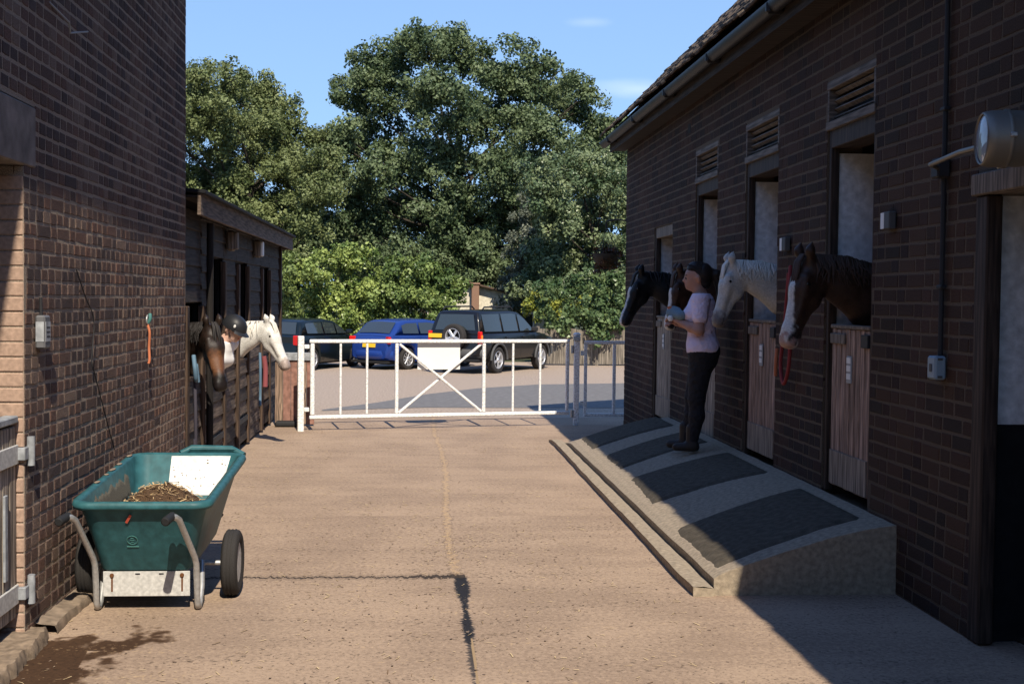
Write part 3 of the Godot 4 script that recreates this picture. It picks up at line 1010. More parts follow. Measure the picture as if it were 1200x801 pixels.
# ---------------------------------------------------------------- right brick building
func right_building() -> void:
	var o := thing("brick_stable_block", "shaded brick stable block on the right with a tiled roof and four half doors", "building", Vector3(RX, 0, -16.1))
	# u runs from the far corner to the camera side: local z is the wall's outward side (-x)
	var L := 20.5
	var H := 3.62
	var xf := Transform3D(Basis(Vector3(0, 0, 1), Vector3.UP, Vector3(-1, 0, 0)), Vector3.ZERO)
	var z0 := -16.1
	var U := func(z: float) -> float: return z - z0   # world z to u
	var doors := [[-14.16, -13.14, 0.28, 2.44, 0.0], [-12.06, -11.16, 0.32, 2.75, 3.06], [-10.2, -9.26, 0.37, 2.75, 3.06], [-8.15, -7.28, 0.39, 2.75, 3.06]]
	var holes := []
	for d in doors:
		var top: float = d[4] if d[4] > 0.0 else d[3]
		holes.append(Rect2(U.call(d[0]), d[2] - 0.03, d[1] - d[0], top - d[2] + 0.03))
	holes.append(Rect2(U.call(-5.89), -0.1, 1.14, 2.345))
	var mb := MB.new()
	wall_core(mb, xf, L, H, holes, 0.235)
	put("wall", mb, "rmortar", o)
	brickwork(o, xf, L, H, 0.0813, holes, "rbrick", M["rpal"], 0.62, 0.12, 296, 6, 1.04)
	# plain render and brick on the other sides
	mb = MB.new()
	mb.abox(Vector3(0.24, 0, 0.0), Vector3(5.6, H, 0.235))
	mb.abox(Vector3(5.37, 0, 0.24), Vector3(5.6, H, L))
	mb.abox(Vector3(0.24, 0, L - 0.235), Vector3(5.36, H, L))
	put("rear_wall", mb, "rmortar", o)
	# gables
	for zz in [0.12, L - 0.12]:
		mb = MB.new()
		mb.prism(PackedVector2Array([Vector2(0.0, H), Vector2(5.6, H), Vector2(2.8, H + 2.6)]), 0.22, T(Vector3(0, 0.002, zz)))
		put("gable", mb, "rmortar", o)
	# the inside: floor, ceiling, partitions white above and tarred below
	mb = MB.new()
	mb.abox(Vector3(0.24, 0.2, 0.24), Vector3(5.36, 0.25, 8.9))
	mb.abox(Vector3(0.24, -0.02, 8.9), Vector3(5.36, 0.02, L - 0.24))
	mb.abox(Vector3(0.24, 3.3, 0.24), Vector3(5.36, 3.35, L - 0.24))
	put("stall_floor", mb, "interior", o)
	var at := 0
	for d in doors + [[-5.87, -4.7, 0.0, 2.3, 0.0]]:
		var z: float = d[0] - z0
		mb = MB.new()
		mb.abox(Vector3(0.072, 1.05, z - 0.16), Vector3(5.3, 2.6 if at else 2.4, z + 0.025))
		var p := put("partition", mb, "whitewash", o)
		mb = MB.new()
		mb.abox(Vector3(0.078, maxf(d[2] - .03, 0.0) + .26 if at < 4 else 0.0, z - 0.162), Vector3(5.3, 1.048, z + 0.027))
		put("tar_band", mb, "tar_black", p)
		at += 1
	# doors, frames and vents
	var n := 0
	var rr := RandomNumberGenerator.new()
	rr.seed = 12
	for d in doors:
		var za: float = d[0] - z0
		var zb: float = d[1] - z0
		var yb: float = d[2]
		var yt: float = d[3]
		mb = MB.new()
		mb.abox(Vector3(0.012, yb, za + 0.002), Vector3(0.068, yt, za + 0.05), 0.005)
		mb.abox(Vector3(0.012, yb, zb - 0.05), Vector3(0.1, yt, zb - 0.002), 0.005)
		put("door_frame", mb, "frame_brown", o)
		mb = MB.new()
		mb.abox(Vector3(0.014, yt - 0.12, za + 0.002), Vector3(0.2, yt, zb - 0.002), 0.005)
		put("door_head", mb, "frame_brown" if n else "frame_light", o)
		# lower door leaf
		mb = MB.new()
		var top := 1.46 if n else 1.43
		if n == 1: top = 1.4
		mb.abox(Vector3(0.05, yb + 0.06, za + 0.085), Vector3(0.07, top - 0.01, zb - 0.085))
		var leaf := put("half_door", mb, "timber_black", o)
		var np := 8 if n != 1 else 7
		var wd := (zb - za - 0.17) / np
		for i in np:
			mb = MB.new()
			mb.box(T(Vector3(0.039 + rr.randf_range(-.002, .002), (yb + 0.05 + top) * 0.5, za + 0.085 + wd * (i + 0.5))), Vector3(0.022, top - yb - 0.05 - rr.randf_range(0.0, .012), wd - 0.013), 0.005)
			put("plank", mb, ["door_pink", "door_pink2"][rr.randi() % 2] if n >= 2 else ["door_grey", "door_grey2"][rr.randi() % 2], leaf)
		mb = MB.new()
		mb.abox(Vector3(0.018, top - 0.002, za + 0.08), Vector3(0.085, top + 0.024, zb - 0.08), 0.005)
		put("top_rail", mb, "frame_light", leaf)
		mb = MB.new()
		mb.abox(Vector3(0.012, top - 0.10, za + 0.09), Vector3(0.027, top - 0.035, za + 0.36), 0.004)
		put("bolt_plate", mb, "frame_light", leaf)
		mb = MB.new()
		mb.abox(Vector3(0.008, top - 0.11, zb - 0.2), Vector3(0.027, top - 0.03, zb - 0.085), 0.004)
		put("latch", mb, "cable", leaf)
		mb = MB.new()
		mb.abox(Vector3(0.016, yb + 0.06, za + 0.1), Vector3(0.028, yb + 0.28, zb - 0.1), 0.003)
		put("kick_plate", mb, "door_grey2", leaf)
		# name card with lines of writing
		mb = MB.new()
		var cz := za + 0.085 + (zb - za) * 0.40
		mb.abox(Vector3(0.018, top - 0.34, cz - 0.035), Vector3(0.026, top - 0.17, cz + 0.05), 0.002)
		var card := put("name_card", mb, "box_grey", leaf)
		mb = MB.new()
		for i in 3:
			mb.abox(Vector3(0.014, top - 0.215 - i * 0.05, cz - 0.026), Vector3(0.0185, top - 0.18 - i * 0.05, cz + 0.04))
		put("card_slip", mb, "label_white", card)
		if d[4] > 0.0:
			mb = MB.new()
			mb.abox(Vector3(0.13, yt, za + 0.03), Vector3(0.15, d[4], zb - 0.03))
			var vent := put("vent", mb, "timber_black", o)
			mb = MB.new()
			mb.abox(Vector3(-0.012, yt - 0.005, za - 0.01), Vector3(0.14, yt + 0.05, zb + 0.01), 0.004)
			mb.abox(Vector3(-0.006, d[4] - 0.05, za - 0.01), Vector3(0.14, d[4] + 0.002, zb + 0.01), 0.004)
			mb.abox(Vector3(-0.004, yt + 0.052, za + 0.0), Vector3(0.14, d[4] - 0.052, za + 0.03), 0.003)
			mb.abox(Vector3(-0.004, yt + 0.052, zb - 0.03), Vector3(0.14, d[4] - 0.052, zb), 0.003)
			put("vent_frame", mb, "slat", vent)
			for i in 4:
				mb = MB.new()
				mb.box(T(Vector3(0.045, yt + 0.075 + i * 0.054, (za + zb) * 0.5), Vector3(0, 0, -0.6)), Vector3(0.034, 0.012, zb - za - 0.065), 0.002)
				put("slat", mb, "slat", vent)
		n += 1
	# the big doorway near the camera
	var dz := -5.89 - z0
	mb = MB.new()
	mb.abox(Vector3(-0.012, 0.005, dz + 0.0), Vector3(0.066, 2.14, dz + 0.125), 0.008)
	put("door_post", mb, "frame_brown", o)
	mb = MB.new()
	mb.abox(Vector3(-0.03, 2.142, dz - 0.02), Vector3(0.2, 2.245, dz + 1.16), 0.006)
	put("door_head", mb, "frame_light", o)
	# a row of vent bricks near the eaves, and the eaves board
	mb = MB.new()
	mb.abox(Vector3(-0.004, 3.28, -12.45 - z0), Vector3(0.05, 3.37, -12.33 - z0))
	put("air_hole", mb, "timber_black", o)
	mb = MB.new()
	mb.abox(Vector3(-0.18, 3.54, -0.12), Vector3(-0.009, 3.565, L + 0.1))
	mb.abox(Vector3(-0.205, 3.52, -0.14), Vector3(-0.181, 3.74, L + 0.12))
	put("soffit", mb, "timber_dark", o)
	# gutter, half round, with brackets
	mb = MB.new()
	var rows := []
	for zz in [-0.22, L + 0.2]:
		var row := PackedVector3Array()
		for i in 13:
			var a := PI + PI * i / 12.0
			row.append(Vector3(-0.268 + cos(a) * 0.058, 3.66 + sin(a) * 0.075, zz))
		for i in 13:
			var a := TAU - PI * i / 12.0
			row.append(Vector3(-0.268 + cos(a) * 0.052, 3.66 + sin(a) * 0.069, zz))
		rows.append(row)
	mb.grid(rows, true, Vector3.ZERO, 3)
	var gut := put("gutter", mb, "gutter", o)
	for i in 12:
		mb = MB.new()
		mb.abox(Vector3(-0.332, 3.578, 0.4 + i * 1.8 - 0.03), Vector3(-0.206, 3.668, 0.4 + i * 1.8 + 0.03), 0.035)
		put("gutter_joint", mb, "gutter", gut)
	# roof deck and tiles: 45 degrees
	var ridge := Vector3(2.8, 3.76 + 3.02, 0)
	mb = MB.new()
	for s in [0, 1]:
		var ev := Vector3(-0.235, 3.735, 0) if s == 0 else Vector3(5.82, 3.735, 0)
		var dd := ridge - ev
		var c := (ridge + ev) * 0.5
		mb.box(T(Vector3(c.x, c.y - 0.03, L * 0.5), Vector3(0, 0, atan2(dd.y, dd.x) if s == 0 else atan2(dd.y, dd.x) - PI)), Vector3(dd.length(), 0.04, L + 0.4))
	put("roof", mb, "tile_stuff", o)
	tiles(o, L)


func tiles(o: Node3D, L: float) -> void:
	var r := RandomNumberGenerator.new()
	r.seed = 40
	var ms := []
	for i in 3:
		var mb := MB.new()
		mb.box(Transform3D.IDENTITY, Vector3(0.26, 0.02, 0.162), 0.004)
		for q in mb.v.size():
			mb.v[q] += Vector3(0, mb.v[q].z * mb.v[q].z * 0.9 + (0.004 * sin(mb.v[q].x * 9.0 + i)), 0)
		ms.append(mb.mesh())
	var s := sqrt(0.5)
	var dirx := Vector3(s, s, 0)
	var items := []
	for row in 43:
		for k in 127:
			var z := -0.2 + (k + (0.5 if row % 2 else 0.0)) * 0.165
			if z > L + 0.25: continue
			var p := Vector3(-0.295, 3.712, 0) + dirx * (0.13 + row * 0.1) + Vector3(-s, s, 0) * (0.016 + r.randf_range(-.008, .014))
			var tilt := PI / 4 - 0.13 + r.randf_range(-.035, .035)
			var t := T(Vector3(p.x, p.y, z), Vector3(r.randf_range(-.02, .02), r.randf_range(-.03, .03), tilt))
			var near := 1.0 / ((o.position + t.origin) - cam.position).length_squared()
			var q := view_inv * (o.position + t.origin)
			var px := Vector2(q.x, q.y) / -q.z
			if absf(px.x) > 0.42 or px.y > 0.29 or q.z > -1: near = 0.0
			if k > 1 and row > 5: near *= 0.1
			items.append([near, t, ms[r.randi() % 3], r.randi() % 4])
	items.sort_custom(func(a, b): return a[0] > b[0])
	var w := []
	for i in items.size():
		if i < 296:
			put("roof_tile", items[i][2], "tile%d" % items[i][3], o, items[i][1])
		else:
			w.append(items[i][1])
	tag(many("roof_tiles", ms[0], "tile_stuff", w, [], o), "", "", "", "stuff")


# ---------------------------------------------------------------- timber stable on the left
func timber_stable() -> void:
	var o := thing("timber_stable", "low dark timber stable with horizontal boards beyond the left brick wall", "stable", Vector3(-1.86, 0, -17.3))
	var L := 7.15
	var r := RandomNumberGenerator.new()
	r.seed = 21
	# openings in local z: from far end; [from, to, head height]
	var op := [[6.26, 7.08, 1.56], [5.02, 5.94, 1.97], [3.28, 4.15, 1.97], [1.25, 2.12, 1.97]]
	var segs := [[7.08, 7.15], [5.94, 6.26], [4.15, 5.02], [2.12, 3.28], [0.0, 1.25]]
	# backing
	var mb := MB.new()
	for s in segs:
		mb.abox(Vector3(-0.06, 0.0, s[0]), Vector3(-0.02, 2.42, s[1]))
	for s in op:
		mb.abox(Vector3(-0.06, s[2], s[0]), Vector3(-0.02, 2.42, s[1]))
	mb.abox(Vector3(-3.2, 0, 0.0), Vector3(-0.062, 2.42, 0.04))
	mb.abox(Vector3(-3.2, 0, 0.041), Vector3(-3.16, 2.42, L))
	mb.abox(Vector3(-3.15, 0, L - 0.06), Vector3(-0.061, 2.42, L - 0.02))
	put("wall", mb, "timber_black", o)
	mb = MB.new()
	mb.abox(Vector3(-3.15, 0.0, 0.05), Vector3(-0.07, 0.03, L - 0.07))
	for z in [2.7, 4.6, 6.1]:
		mb.abox(Vector3(-3.15, 0.03, z), Vector3(-0.07, 2.4, z + 0.03))
	put("stall_lining", mb, "interior", o)
	# waney boards, lapped
	for s in segs:
		for i in 16:
			mb = MB.new()
			var h := 0.165
			var y := i * 0.15 + 0.11
			if y > 2.4: continue
			mb.box(T(Vector3(0.004, y, (s[0] + s[1]) * 0.5), Vector3(r.randf_range(-.012, .012), 0, 0.11)), Vector3(0.022, h, s[1] - s[0] - 0.012), 0.004)
			put("board", mb, "timber_grey" if i < 8 and r.randf() < .75 else "timber_dark", o)
	for s in op:
		for i in int((2.42 - s[2]) / 0.15):
			mb = MB.new()
			mb.box(T(Vector3(0.004, s[2] + 0.09 + i * 0.15, (s[0] + s[1]) * 0.5), Vector3(0, 0, 0.11)), Vector3(0.022, 0.165, s[1] - s[0] - 0.01), 0.004)
			put("board", mb, "timber_dark", o)
		# half door of lapped boards
		mb = MB.new()
		mb.abox(Vector3(-0.03, 0.08, s[0] + 0.02), Vector3(-0.01, 0.92, s[1] - 0.02))
		var d := put("half_door", mb, "timber_black", o)
		for i in 6:
			mb = MB.new()
			mb.box(T(Vector3(0.012, 0.15 + i * 0.145, (s[0] + s[1]) * 0.5), Vector3(r.randf_range(-.015, .015), 0, 0.12)), Vector3(0.022, 0.16, s[1] - s[0] - 0.05), 0.004)
			put("board", mb, "timber_grey" if r.randf() < .6 else "timber_dark", d)
		for z in [s[0] + 0.03, s[1] - 0.03]:
			mb = MB.new()
			mb.abox(Vector3(0.0, 0.02, z - 0.05), Vector3(0.05, s[2] - 0.02, z + 0.05), 0.006)
			put("door_post", mb, "timber_brown", o)
		mb = MB.new()
		mb.abox(Vector3(-0.04, 0.92, s[0] + 0.085), Vector3(0.03, 0.955, s[1] - 0.085), 0.005)
		put("top_rail", mb, "timber_brown", d)
		mb = MB.new()
		mb.abox(Vector3(0.036, 0.28, s[0] + 0.12), Vector3(0.045, 0.34, s[1] - 0.1), 0.003)
		put("strap", mb, "cable", d)
	# corner post and fascia, roof sheet
	mb = MB.new()
	mb.abox(Vector3(0.0, 0.0, 0.0), Vector3(0.05, 2.3, 0.1), 0.006)
	put("corner_post", mb, "timber_brown", o)
	mb = MB.new()
	mb.abox(Vector3(0.13, 2.26, -0.3), Vector3(0.16, 2.44, L - 0.01), 0.005)
	mb.abox(Vector3(-3.4, 2.26, -0.33), Vector3(0.16, 2.44, -0.302), 0.005)
	put("fascia", mb, "timber_grey", o)
	mb = MB.new()
	mb.box(T(Vector3(-1.62, 2.58, L * 0.5 - 0.17), Vector3(0, 0, -0.075)), Vector3(3.65, 0.03, L + 0.36), 0.005)
	put("roof", mb, "tar_black", o)
	mb = MB.new()
	mb.abox(Vector3(-0.0, 2.40, -0.29), Vector3(0.128, 2.42, L - 0.02))
	put("soffit", mb, "timber_dark", o)


# ---------------------------------------------------------------- concrete ramp with rubber mats
func ramp_y(x: float) -> float:
	var t := clampf((x - 1.66) / (RX - 1.66), 0.0, 1.0)
	return 0.105 + 0.28 * (1.0 - pow(1.0 - t, 1.35))


func ramp() -> void:
	var f := noise(1.4, 3, 66)
	var mb := MB.new()
	var rows := []
	var front := []
	for i in 75:
		var z := -6.82 - i * 0.1
		var e := f.get_noise_1d(z * 0.8) * 0.007
		var fall := smoothstep(-14.25, -13.2, z)
		var row := PackedVector3Array([Vector3(1.655 + e, 0.092 * fall + .002, z)])
		front.append(PackedVector3Array([Vector3(1.663 + e, -0.03, z), Vector3(1.661 + e, 0.05 * fall, z), Vector3(1.655 + e, 0.092 * fall + .002, z)]))
		for k in 12:
			var x := 1.69 + (RX - 1.691) * k / 11.0
			row.append(Vector3(x, ramp_y(x) * fall + 0.002 + f.get_noise_2d(x * 3, z * 3) * 0.004, z))
		rows.append(row)
	mb.grid(rows, false, Vector3.UP)
	mb.grid(front, false, Vector3.LEFT)
	# square ends
	for e in [rows[0], rows[74]]:
		for q in 12:
			mb.quad(e[q], e[q + 1], Vector3(e[q + 1].x, -.03, e[q].z), Vector3(e[q].x, -.03, e[q].z), Vector3(0, 0, 1) if e == rows[0] else Vector3(0, 0, -1))
	var o := put("concrete_ramp", mb, "ramp")
	tag(o, "sloping concrete ramp in front of the right stable doors", "ramp")
	# low kerb strip that edges it
	mb = MB.new()
	rows = []
	front = []
	for i in 76:
		var z := -6.80 - i * 0.1
		var e := f.get_noise_1d(z * 0.8 + 50.0) * 0.006 + f.get_noise_1d(z * 0.3) * 0.014
		var y := 0.055 * smoothstep(-14.6, -13.9, z) + f.get_noise_1d(z * 1.2) * 0.006
		rows.append(PackedVector3Array([Vector3(1.650, y - .012, z), Vector3(1.59 + e * .5, y, z), Vector3(1.530 + e, y - 0.002, z)]))
		front.append(PackedVector3Array([Vector3(1.530 + e, y - 0.002, z), Vector3(1.534 + e, y * .5, z), Vector3(1.538 + e, -0.02, z)]))
	mb.grid(rows, false, Vector3.UP)
	mb.grid(front, false, Vector3.LEFT)
	mb.quad(rows[0][0], rows[0][2], Vector3(rows[0][2].x, -.02, rows[0][2].z), Vector3(1.65, -.02, rows[0][2].z), Vector3.BACK)
	tag(put("ramp_kerb", mb, "ramp"), "low concrete kerb strip edging the foot of the ramp", "kerb")
	# four ribbed rubber mats
	var labs := ["rubber mat on the ramp nearest the camera, widest and half in sun", "rubber mat on the ramp below the grey horse's door", "rubber mat on the ramp beside the standing woman's feet", "smallest rubber mat at the far end of the ramp"]
	var zs := [[-7.02, -8.2, 0.12, 1.695], [-9.05, -10.25, -0.05, 1.73], [-10.9, -11.8, 0.1, 1.78], [-12.4, -13.35, 0.05, 1.75]]
	var ragged := noise(1.0, 3, 19)
	for m in 4:
		mb = MB.new()
		rows = []
		for i in 24:
			var z: float = lerpf(zs[m][0], zs[m][1], i / 23.0)
			var row := PackedVector3Array()
			for k in 22:
				var sk: float = zs[m][2] * (k / 21.0 - 0.5) * 2.0
				var x: float = lerpf(zs[m][3] + (0.04 * (i / 23.0) if m == 1 else 0.0), 2.60, k / 21.0)
				if k == 0: x += ragged.get_noise_1d(z * 14.0) * .02
				var lift := 0.016 + (0.0025 if i % 2 else 0.0)
				if i == 0 or i == 23 or k == 0 or k == 21: lift = -0.004
				row.append(Vector3(x, ramp_y(x) * smoothstep(-14.25, -13.2, z) + lift, z - sk * 0.6))
			rows.append(row)
		mb.grid(rows, false, Vector3.UP)
		tag(put("rubber_mat", mb, "rubber"), labs[m], "rubber mat", "rubber mats on the ramp")


# ---------------------------------------------------------------- gates
func gates() -> void:
	var A := Vector3(-1.38, 0, -15.35)
	var B := Vector3(2.03, 0, -16.16)
	var d := B - A
	var at := func(t: float, y: float) -> Vector3: return A + d * t + Vector3(0, y, 0)
	var side := Vector3(-d.z, 0, d.x).normalized()  # towards the cars
	if side.z > 0: side = -side
	var p := thing("gate_post", "white square post that the long gate hangs on, at its left end", "gate post", A)
	var mb := MB.new()
	mb.box(T(Vector3(0, 0.57, 0), Vector3(0, 0.23, 0)), Vector3(0.074, 1.16, 0.074), 0.008)
	put("post", mb, "white_gate", p)
	for y in [1.02, 0.26]:
		mb = MB.new()
		mb.box(T(Vector3(0.07, y, -0.017), Vector3(0, 0.23, 0)), Vector3(0.06, 0.05, 0.05), 0.006)
		put("hinge", mb, "white_gate", p)
	var g := thing("yard_gate", "long white tubular metal gate with a crossed brace and blank white board", "gate", A)
	var bar := func(called: String, t0: float, y0: float, t1: float, y1: float, w: float, off := 0.0) -> void:
		var m := MB.new()
		var a: Vector3 = at.call(t0, y0) - A + side * off
		var b: Vector3 = at.call(t1, y1) - A + side * off
		var dir := b - a
		var bx := Transform3D(Basis.looking_at(dir.normalized(), side if absf(dir.normalized().y) > 0.9 else Vector3.UP), (a + b) * 0.5)
		m.box(bx, Vector3(w, w, dir.length()), w * 0.22)
		put(called, m, "white_gate", g)
	bar.call("top_rail", 0.03, 1.085, 0.985, 1.085, 0.046)
	bar.call("bottom_rail", 0.03, 0.165, 0.985, 0.165, 0.046)
	bar.call("stile", 0.04, 0.192, 0.04, 1.058, 0.05)
	for t in [0.138, 0.231, 0.767, 0.871]:
		bar.call("upright", t, 0.192, t, 1.058, 0.027)
	bar.call("stile", 0.337, 0.192, 0.337, 1.058, 0.042)
	bar.call("stile", 0.657, 0.192, 0.657, 1.058, 0.042)
	bar.call("stile", 0.977, 0.192, 0.977, 1.058, 0.042)
	bar.call("brace", 0.346, 1.05, 0.648, 0.2, 0.03, -0.012)
	bar.call("brace", 0.346, 0.2, 0.648, 1.05, 0.03, 0.019)
	var m := MB.new()
	var c: Vector3 = at.call(0.493, 0.905) - A + side * 0.045
	m.box(Transform3D(Basis(d.normalized(), Vector3.UP, d.normalized().cross(Vector3.UP)), c), Vector3(0.548, 0.35, 0.012), 0.003)
	put("blank_board", m, "label_white", g)
	for y in [0.98, 0.15]:
		m = MB.new()
		m.tube([at.call(0.997, y - .05) - A, at.call(0.997, y + .05) - A], [0.02], 8)
		put("latch", m, "galv", g)
	# latch post and the small side gate in the shade
	p = thing("latch_post", "slim white post where the long gate meets the small side gate", "gate post", Vector3(2.075, 0, -16.17))
	mb = MB.new()
	mb.box(T(Vector3(0, 0.57, 0)), Vector3(0.07, 1.16, 0.07), 0.008)
	put("post", mb, "white_gate", p)
	mb = MB.new()
	mb.box(T(Vector3(-0.005, 1.12, 0.045)), Vector3(0.09, 0.06, 0.03), 0.006)
	put("latch", mb, "galv", p)
	mb = MB.new()
	mb.ball(Vector3(0, 1.17, 0), Vector3(.05, .03, .05), 6)
	put("post_cap", mb, "white_gate", p)
	var s := thing("side_gate", "small white metal side gate in shade beside the right brick corner", "gate", Vector3(2.15, 0, -16.2))
	for y in [1.07, 0.13]:
		mb = MB.new()
		mb.abox(Vector3(0.03, y - .022, -.022), Vector3(0.80, y + .022, .022), 0.006)
		put("rail", mb, "white_gate", s)
	for x in [0.045, 0.42, 0.79]:
		mb = MB.new()
		mb.abox(Vector3(x - .02, 0.153, -.02), Vector3(x + .02, 1.047, .02), 0.005)
		put("upright", mb, "white_gate", s)
	for i in 2:
		mb = MB.new()
		mb.abox(Vector3(0.0 - .02, 0.25 + i * 0.65, -.015), Vector3(0.03, 0.31 + i * 0.65, .015), 0.004)
		put("hinge", mb, "white_gate", s)
	# low painted panel beside the gate post
	var q := thing("painted_panel", "low panel of peeling red and bare boards with a grey cap by the gate post", "panel", Vector3(-1.76, 0, -16.0))
	for i in 5:
		mb = MB.new()
		mb.box(T(Vector3(0.055 + i * 0.098, 0.42, 0.02 + i * 0.0)), Vector3(0.094, 0.80, 0.03), 0.004)
		put("board", mb, ["panel_bare", "panel_red", "panel_red", "panel_bare", "panel_red"][i], q)
	mb = MB.new()
	mb.abox(Vector3(0.0, 0.822, -0.04), Vector3(0.50, 0.92, 0.06), 0.006)
	put("cap", mb, "cap_grey", q)
	mb = MB.new()
	mb.abox(Vector3(0.0, 0.08, -0.03), Vector3(0.49, 0.2, 0.003), 0.004)
	put("rail", mb, "panel_red", q)


# ---------------------------------------------------------------- wheelbarrow
func rounded(x0: float, x1: float, z0: float, z1: float, y_near: float, y_far: float, rad: float) -> PackedVector3Array:
	var row := PackedVector3Array()
	var cs := [[x1 - rad, z1 - rad, 0.0], [x0 + rad, z1 - rad, 90.0], [x0 + rad, z0 + rad, 180.0], [x1 - rad, z0 + rad, 270.0]]
	for c in cs:
		for i in 7:
			var a := deg_to_rad(c[2] + i * 15.0)
			var x: float = c[0] + cos(a) * rad
			var z: float = c[1] + sin(a) * rad
			row.append(Vector3(x, lerpf(y_far, y_near, (z - z0) / (z1 - z0)), z))
	return row


func barrow() -> void:
	# z1 is the handle end, near the camera
	var org := Vector3(-1.36, 0, -7.0)
	var o := thing("wheelbarrow", "large green two wheeled tub wheelbarrow with galvanised legs by the left wall", "wheelbarrow", org)
	var mb := MB.new()
	var xn := -0.345
	var xf := 0.335
	var rows := [
		rounded(-0.235, 0.20, -0.42, 0.40, 0.205, 0.24, 0.05), rounded(-0.25, 0.215, -0.45, 0.42, 0.215, 0.25, 0.06),
		rounded(-0.285, 0.265, -0.60, 0.52, 0.40, 0.46, 0.08), rounded(xn + .025, xf - .025, -0.73, 0.595, 0.555, 0.635, 0.09),
		rounded(xn - .005, xf + .005, -0.765, 0.622, 0.553, 0.633, 0.10), rounded(xn - .012, xf + .012, -0.775, 0.63, 0.57, 0.65, 0.10),
		rounded(xn - .006, xf + .006, -0.768, 0.624, 0.592, 0.672, 0.10), rounded(xn + .015, xf - .015, -0.745, 0.605, 0.597, 0.677, 0.09),
		rounded(xn + .038, xf - .038, -0.72, 0.58, 0.585, 0.665, 0.08), rounded(-0.275, 0.255, -0.585, 0.505, 0.40, 0.46, 0.07),
		rounded(-0.23, 0.195, -0.42, 0.39, 0.23, 0.26, 0.05)]
	mb.grid(rows, true, Vector3.ZERO, 0)
	# the loft is a shell: close the bottom inside and out
	mb.fan(rows[10], Vector3(0, -1, 0)); mb.fan(rows[0], Vector3(0, 1, 0))
	var tub := put("tub", mb, "tub", o)
	# white part of the inside end
	mb = MB.new()
	var g := []
	for i in 7:
		var t := i / 6.0
		var row := PackedVector3Array()
		for k in 7:
			row.append(Vector3(lerpf(-0.10, 0.235 + t * .02, k / 6.0), lerpf(0.445, 0.66, t), lerpf(-0.577, -0.715, t) + 0.006))
		g.append(row)
	mb.grid(g, false, Vector3(0, .3, 1))
	var wp := put("white_patch", mb, "tub_white", tub)
	var r := RandomNumberGenerator.new()
	r.seed = 8
	mb = MB.new()
	for i in 26:
		var t := r.randf_range(0.1, 0.95)
		var c := Vector3(lerpf(-0.09, 0.23, r.randf()), lerpf(0.445, 0.66, t), lerpf(-0.577, -0.715, t) + 0.0075)
		var s := r.randf_range(0.002, 0.0065)
		mb.ball(c, Vector3(s, s, 0.0012), 4)
	put("splashes", mb, "kerb", wp)
	# dried mud along the left inside and on the rim
	for i in 5:
		mb = MB.new()
		var z := -0.62 + i * 0.2 + r.randf_range(-.05, .05)
		mb.ball(Vector3(xn + .012, lerpf(0.677, 0.597, (z + .745) / 1.35) + .001, z), Vector3(.014, .004, r.randf_range(.02, .06)), 6)
		put("dried_mud", mb, "kerb", tub)
	# dust dried on the left inside wall
	mb = MB.new()
	g = []
	var df := noise(6.0, 4, 23)
	for i in 25:
		var u := i / 24.0
		var row := PackedVector3Array()
		var y0 := 0.44 + 0.05 * df.get_noise_1d(u * 2.0 + 5.0)
		var y1 := 0.585 + 0.06 * df.get_noise_1d(u * 2.4)
		for k in 8:
			var y := lerpf(y0, y1, k / 7.0)
			var t := (y - 0.43) / 0.195
			var z := lerpf(-0.46, 0.36, u)
			row.append(Vector3(lerpf(-0.275, xn + .038, t) + 0.004 - 0.012 * (1.0 if k == 0 or k == 7 or i == 0 or i == 24 else 0.0), y + 0.03 * (0.5 - u), z))
		g.append(row)
	mb.grid(g, false, Vector3.RIGHT)
	put("dust", mb, "tub_dust", tub)
	mb = MB.new()
	mb.tube([Vector3(-0.06, 0.665, -0.78), Vector3(-0.0, 0.695, -0.82), Vector3(0.24, 0.69, -0.82), Vector3(0.32, 0.655, -0.78)], [.02], 10)
	mb.box(T(Vector3(0.13, 0.67, -0.805), Vector3(0.5, 0, 0)), Vector3(0.28, 0.06, 0.012), 0.004)
	put("tipping_bar", mb, "tub", tub)
	# front mark: pale roundel with a bar under it, and a strip of red tape
	mb = MB.new()
	var fx := T(Vector3(-0.065, 0.375, 0.5085), Vector3(0.495, 0, 0))
	for i in 14:
		var a := TAU * i / 14.0
		mb.box(fx * T(Vector3(cos(a) * .026, 0.012 + sin(a) * .026, .0), Vector3(0, 0, a)), Vector3(.004, .0125, .003))
	for i in 3:
		mb.box(fx * T(Vector3(0, .012 + (i - 1) * .012, 0)), Vector3(.02 - absf(i - 1) * .006, .003, .003))
	mb.box(fx * T(Vector3(0, -.03, 0)), Vector3(.06, .008, .003))
	put("moulded_mark", mb, "tub_mark", tub)
	mb = MB.new()
	mb.box(T(Vector3(-0.07, 0.505, 0.578), Vector3(0.495, 0, -0.5)), Vector3(.012, .055, .004))
	put("tape", mb, "red_tape", tub)
	# galvanised plate and frame
	mb = MB.new()
	mb.abox(Vector3(-0.235, 0.075, 0.405), Vector3(0.205, 0.205, 0.412), 0.002)
	var plate := put("plate", mb, "galv_matt", o)
	for x in [-0.19, 0.165]:
		mb = MB.new()
		mb.tube([Vector3(x, 0.185, 0.41), Vector3(x, 0.185, 0.419)], [0.011], 8)
		mb.abox(Vector3(x - .004, 0.10, 0.4125), Vector3(x + .005, 0.178, 0.4135))
		put("rusty_bolt", mb, "rust", plate)
	mb = MB.new()
	for x in [-0.06, 0.06]:
		mb.abox(Vector3(x - .012, 0.188, 0.4125), Vector3(x + .012, 0.195, 0.4138))
	put("slot", mb, "cable", plate)
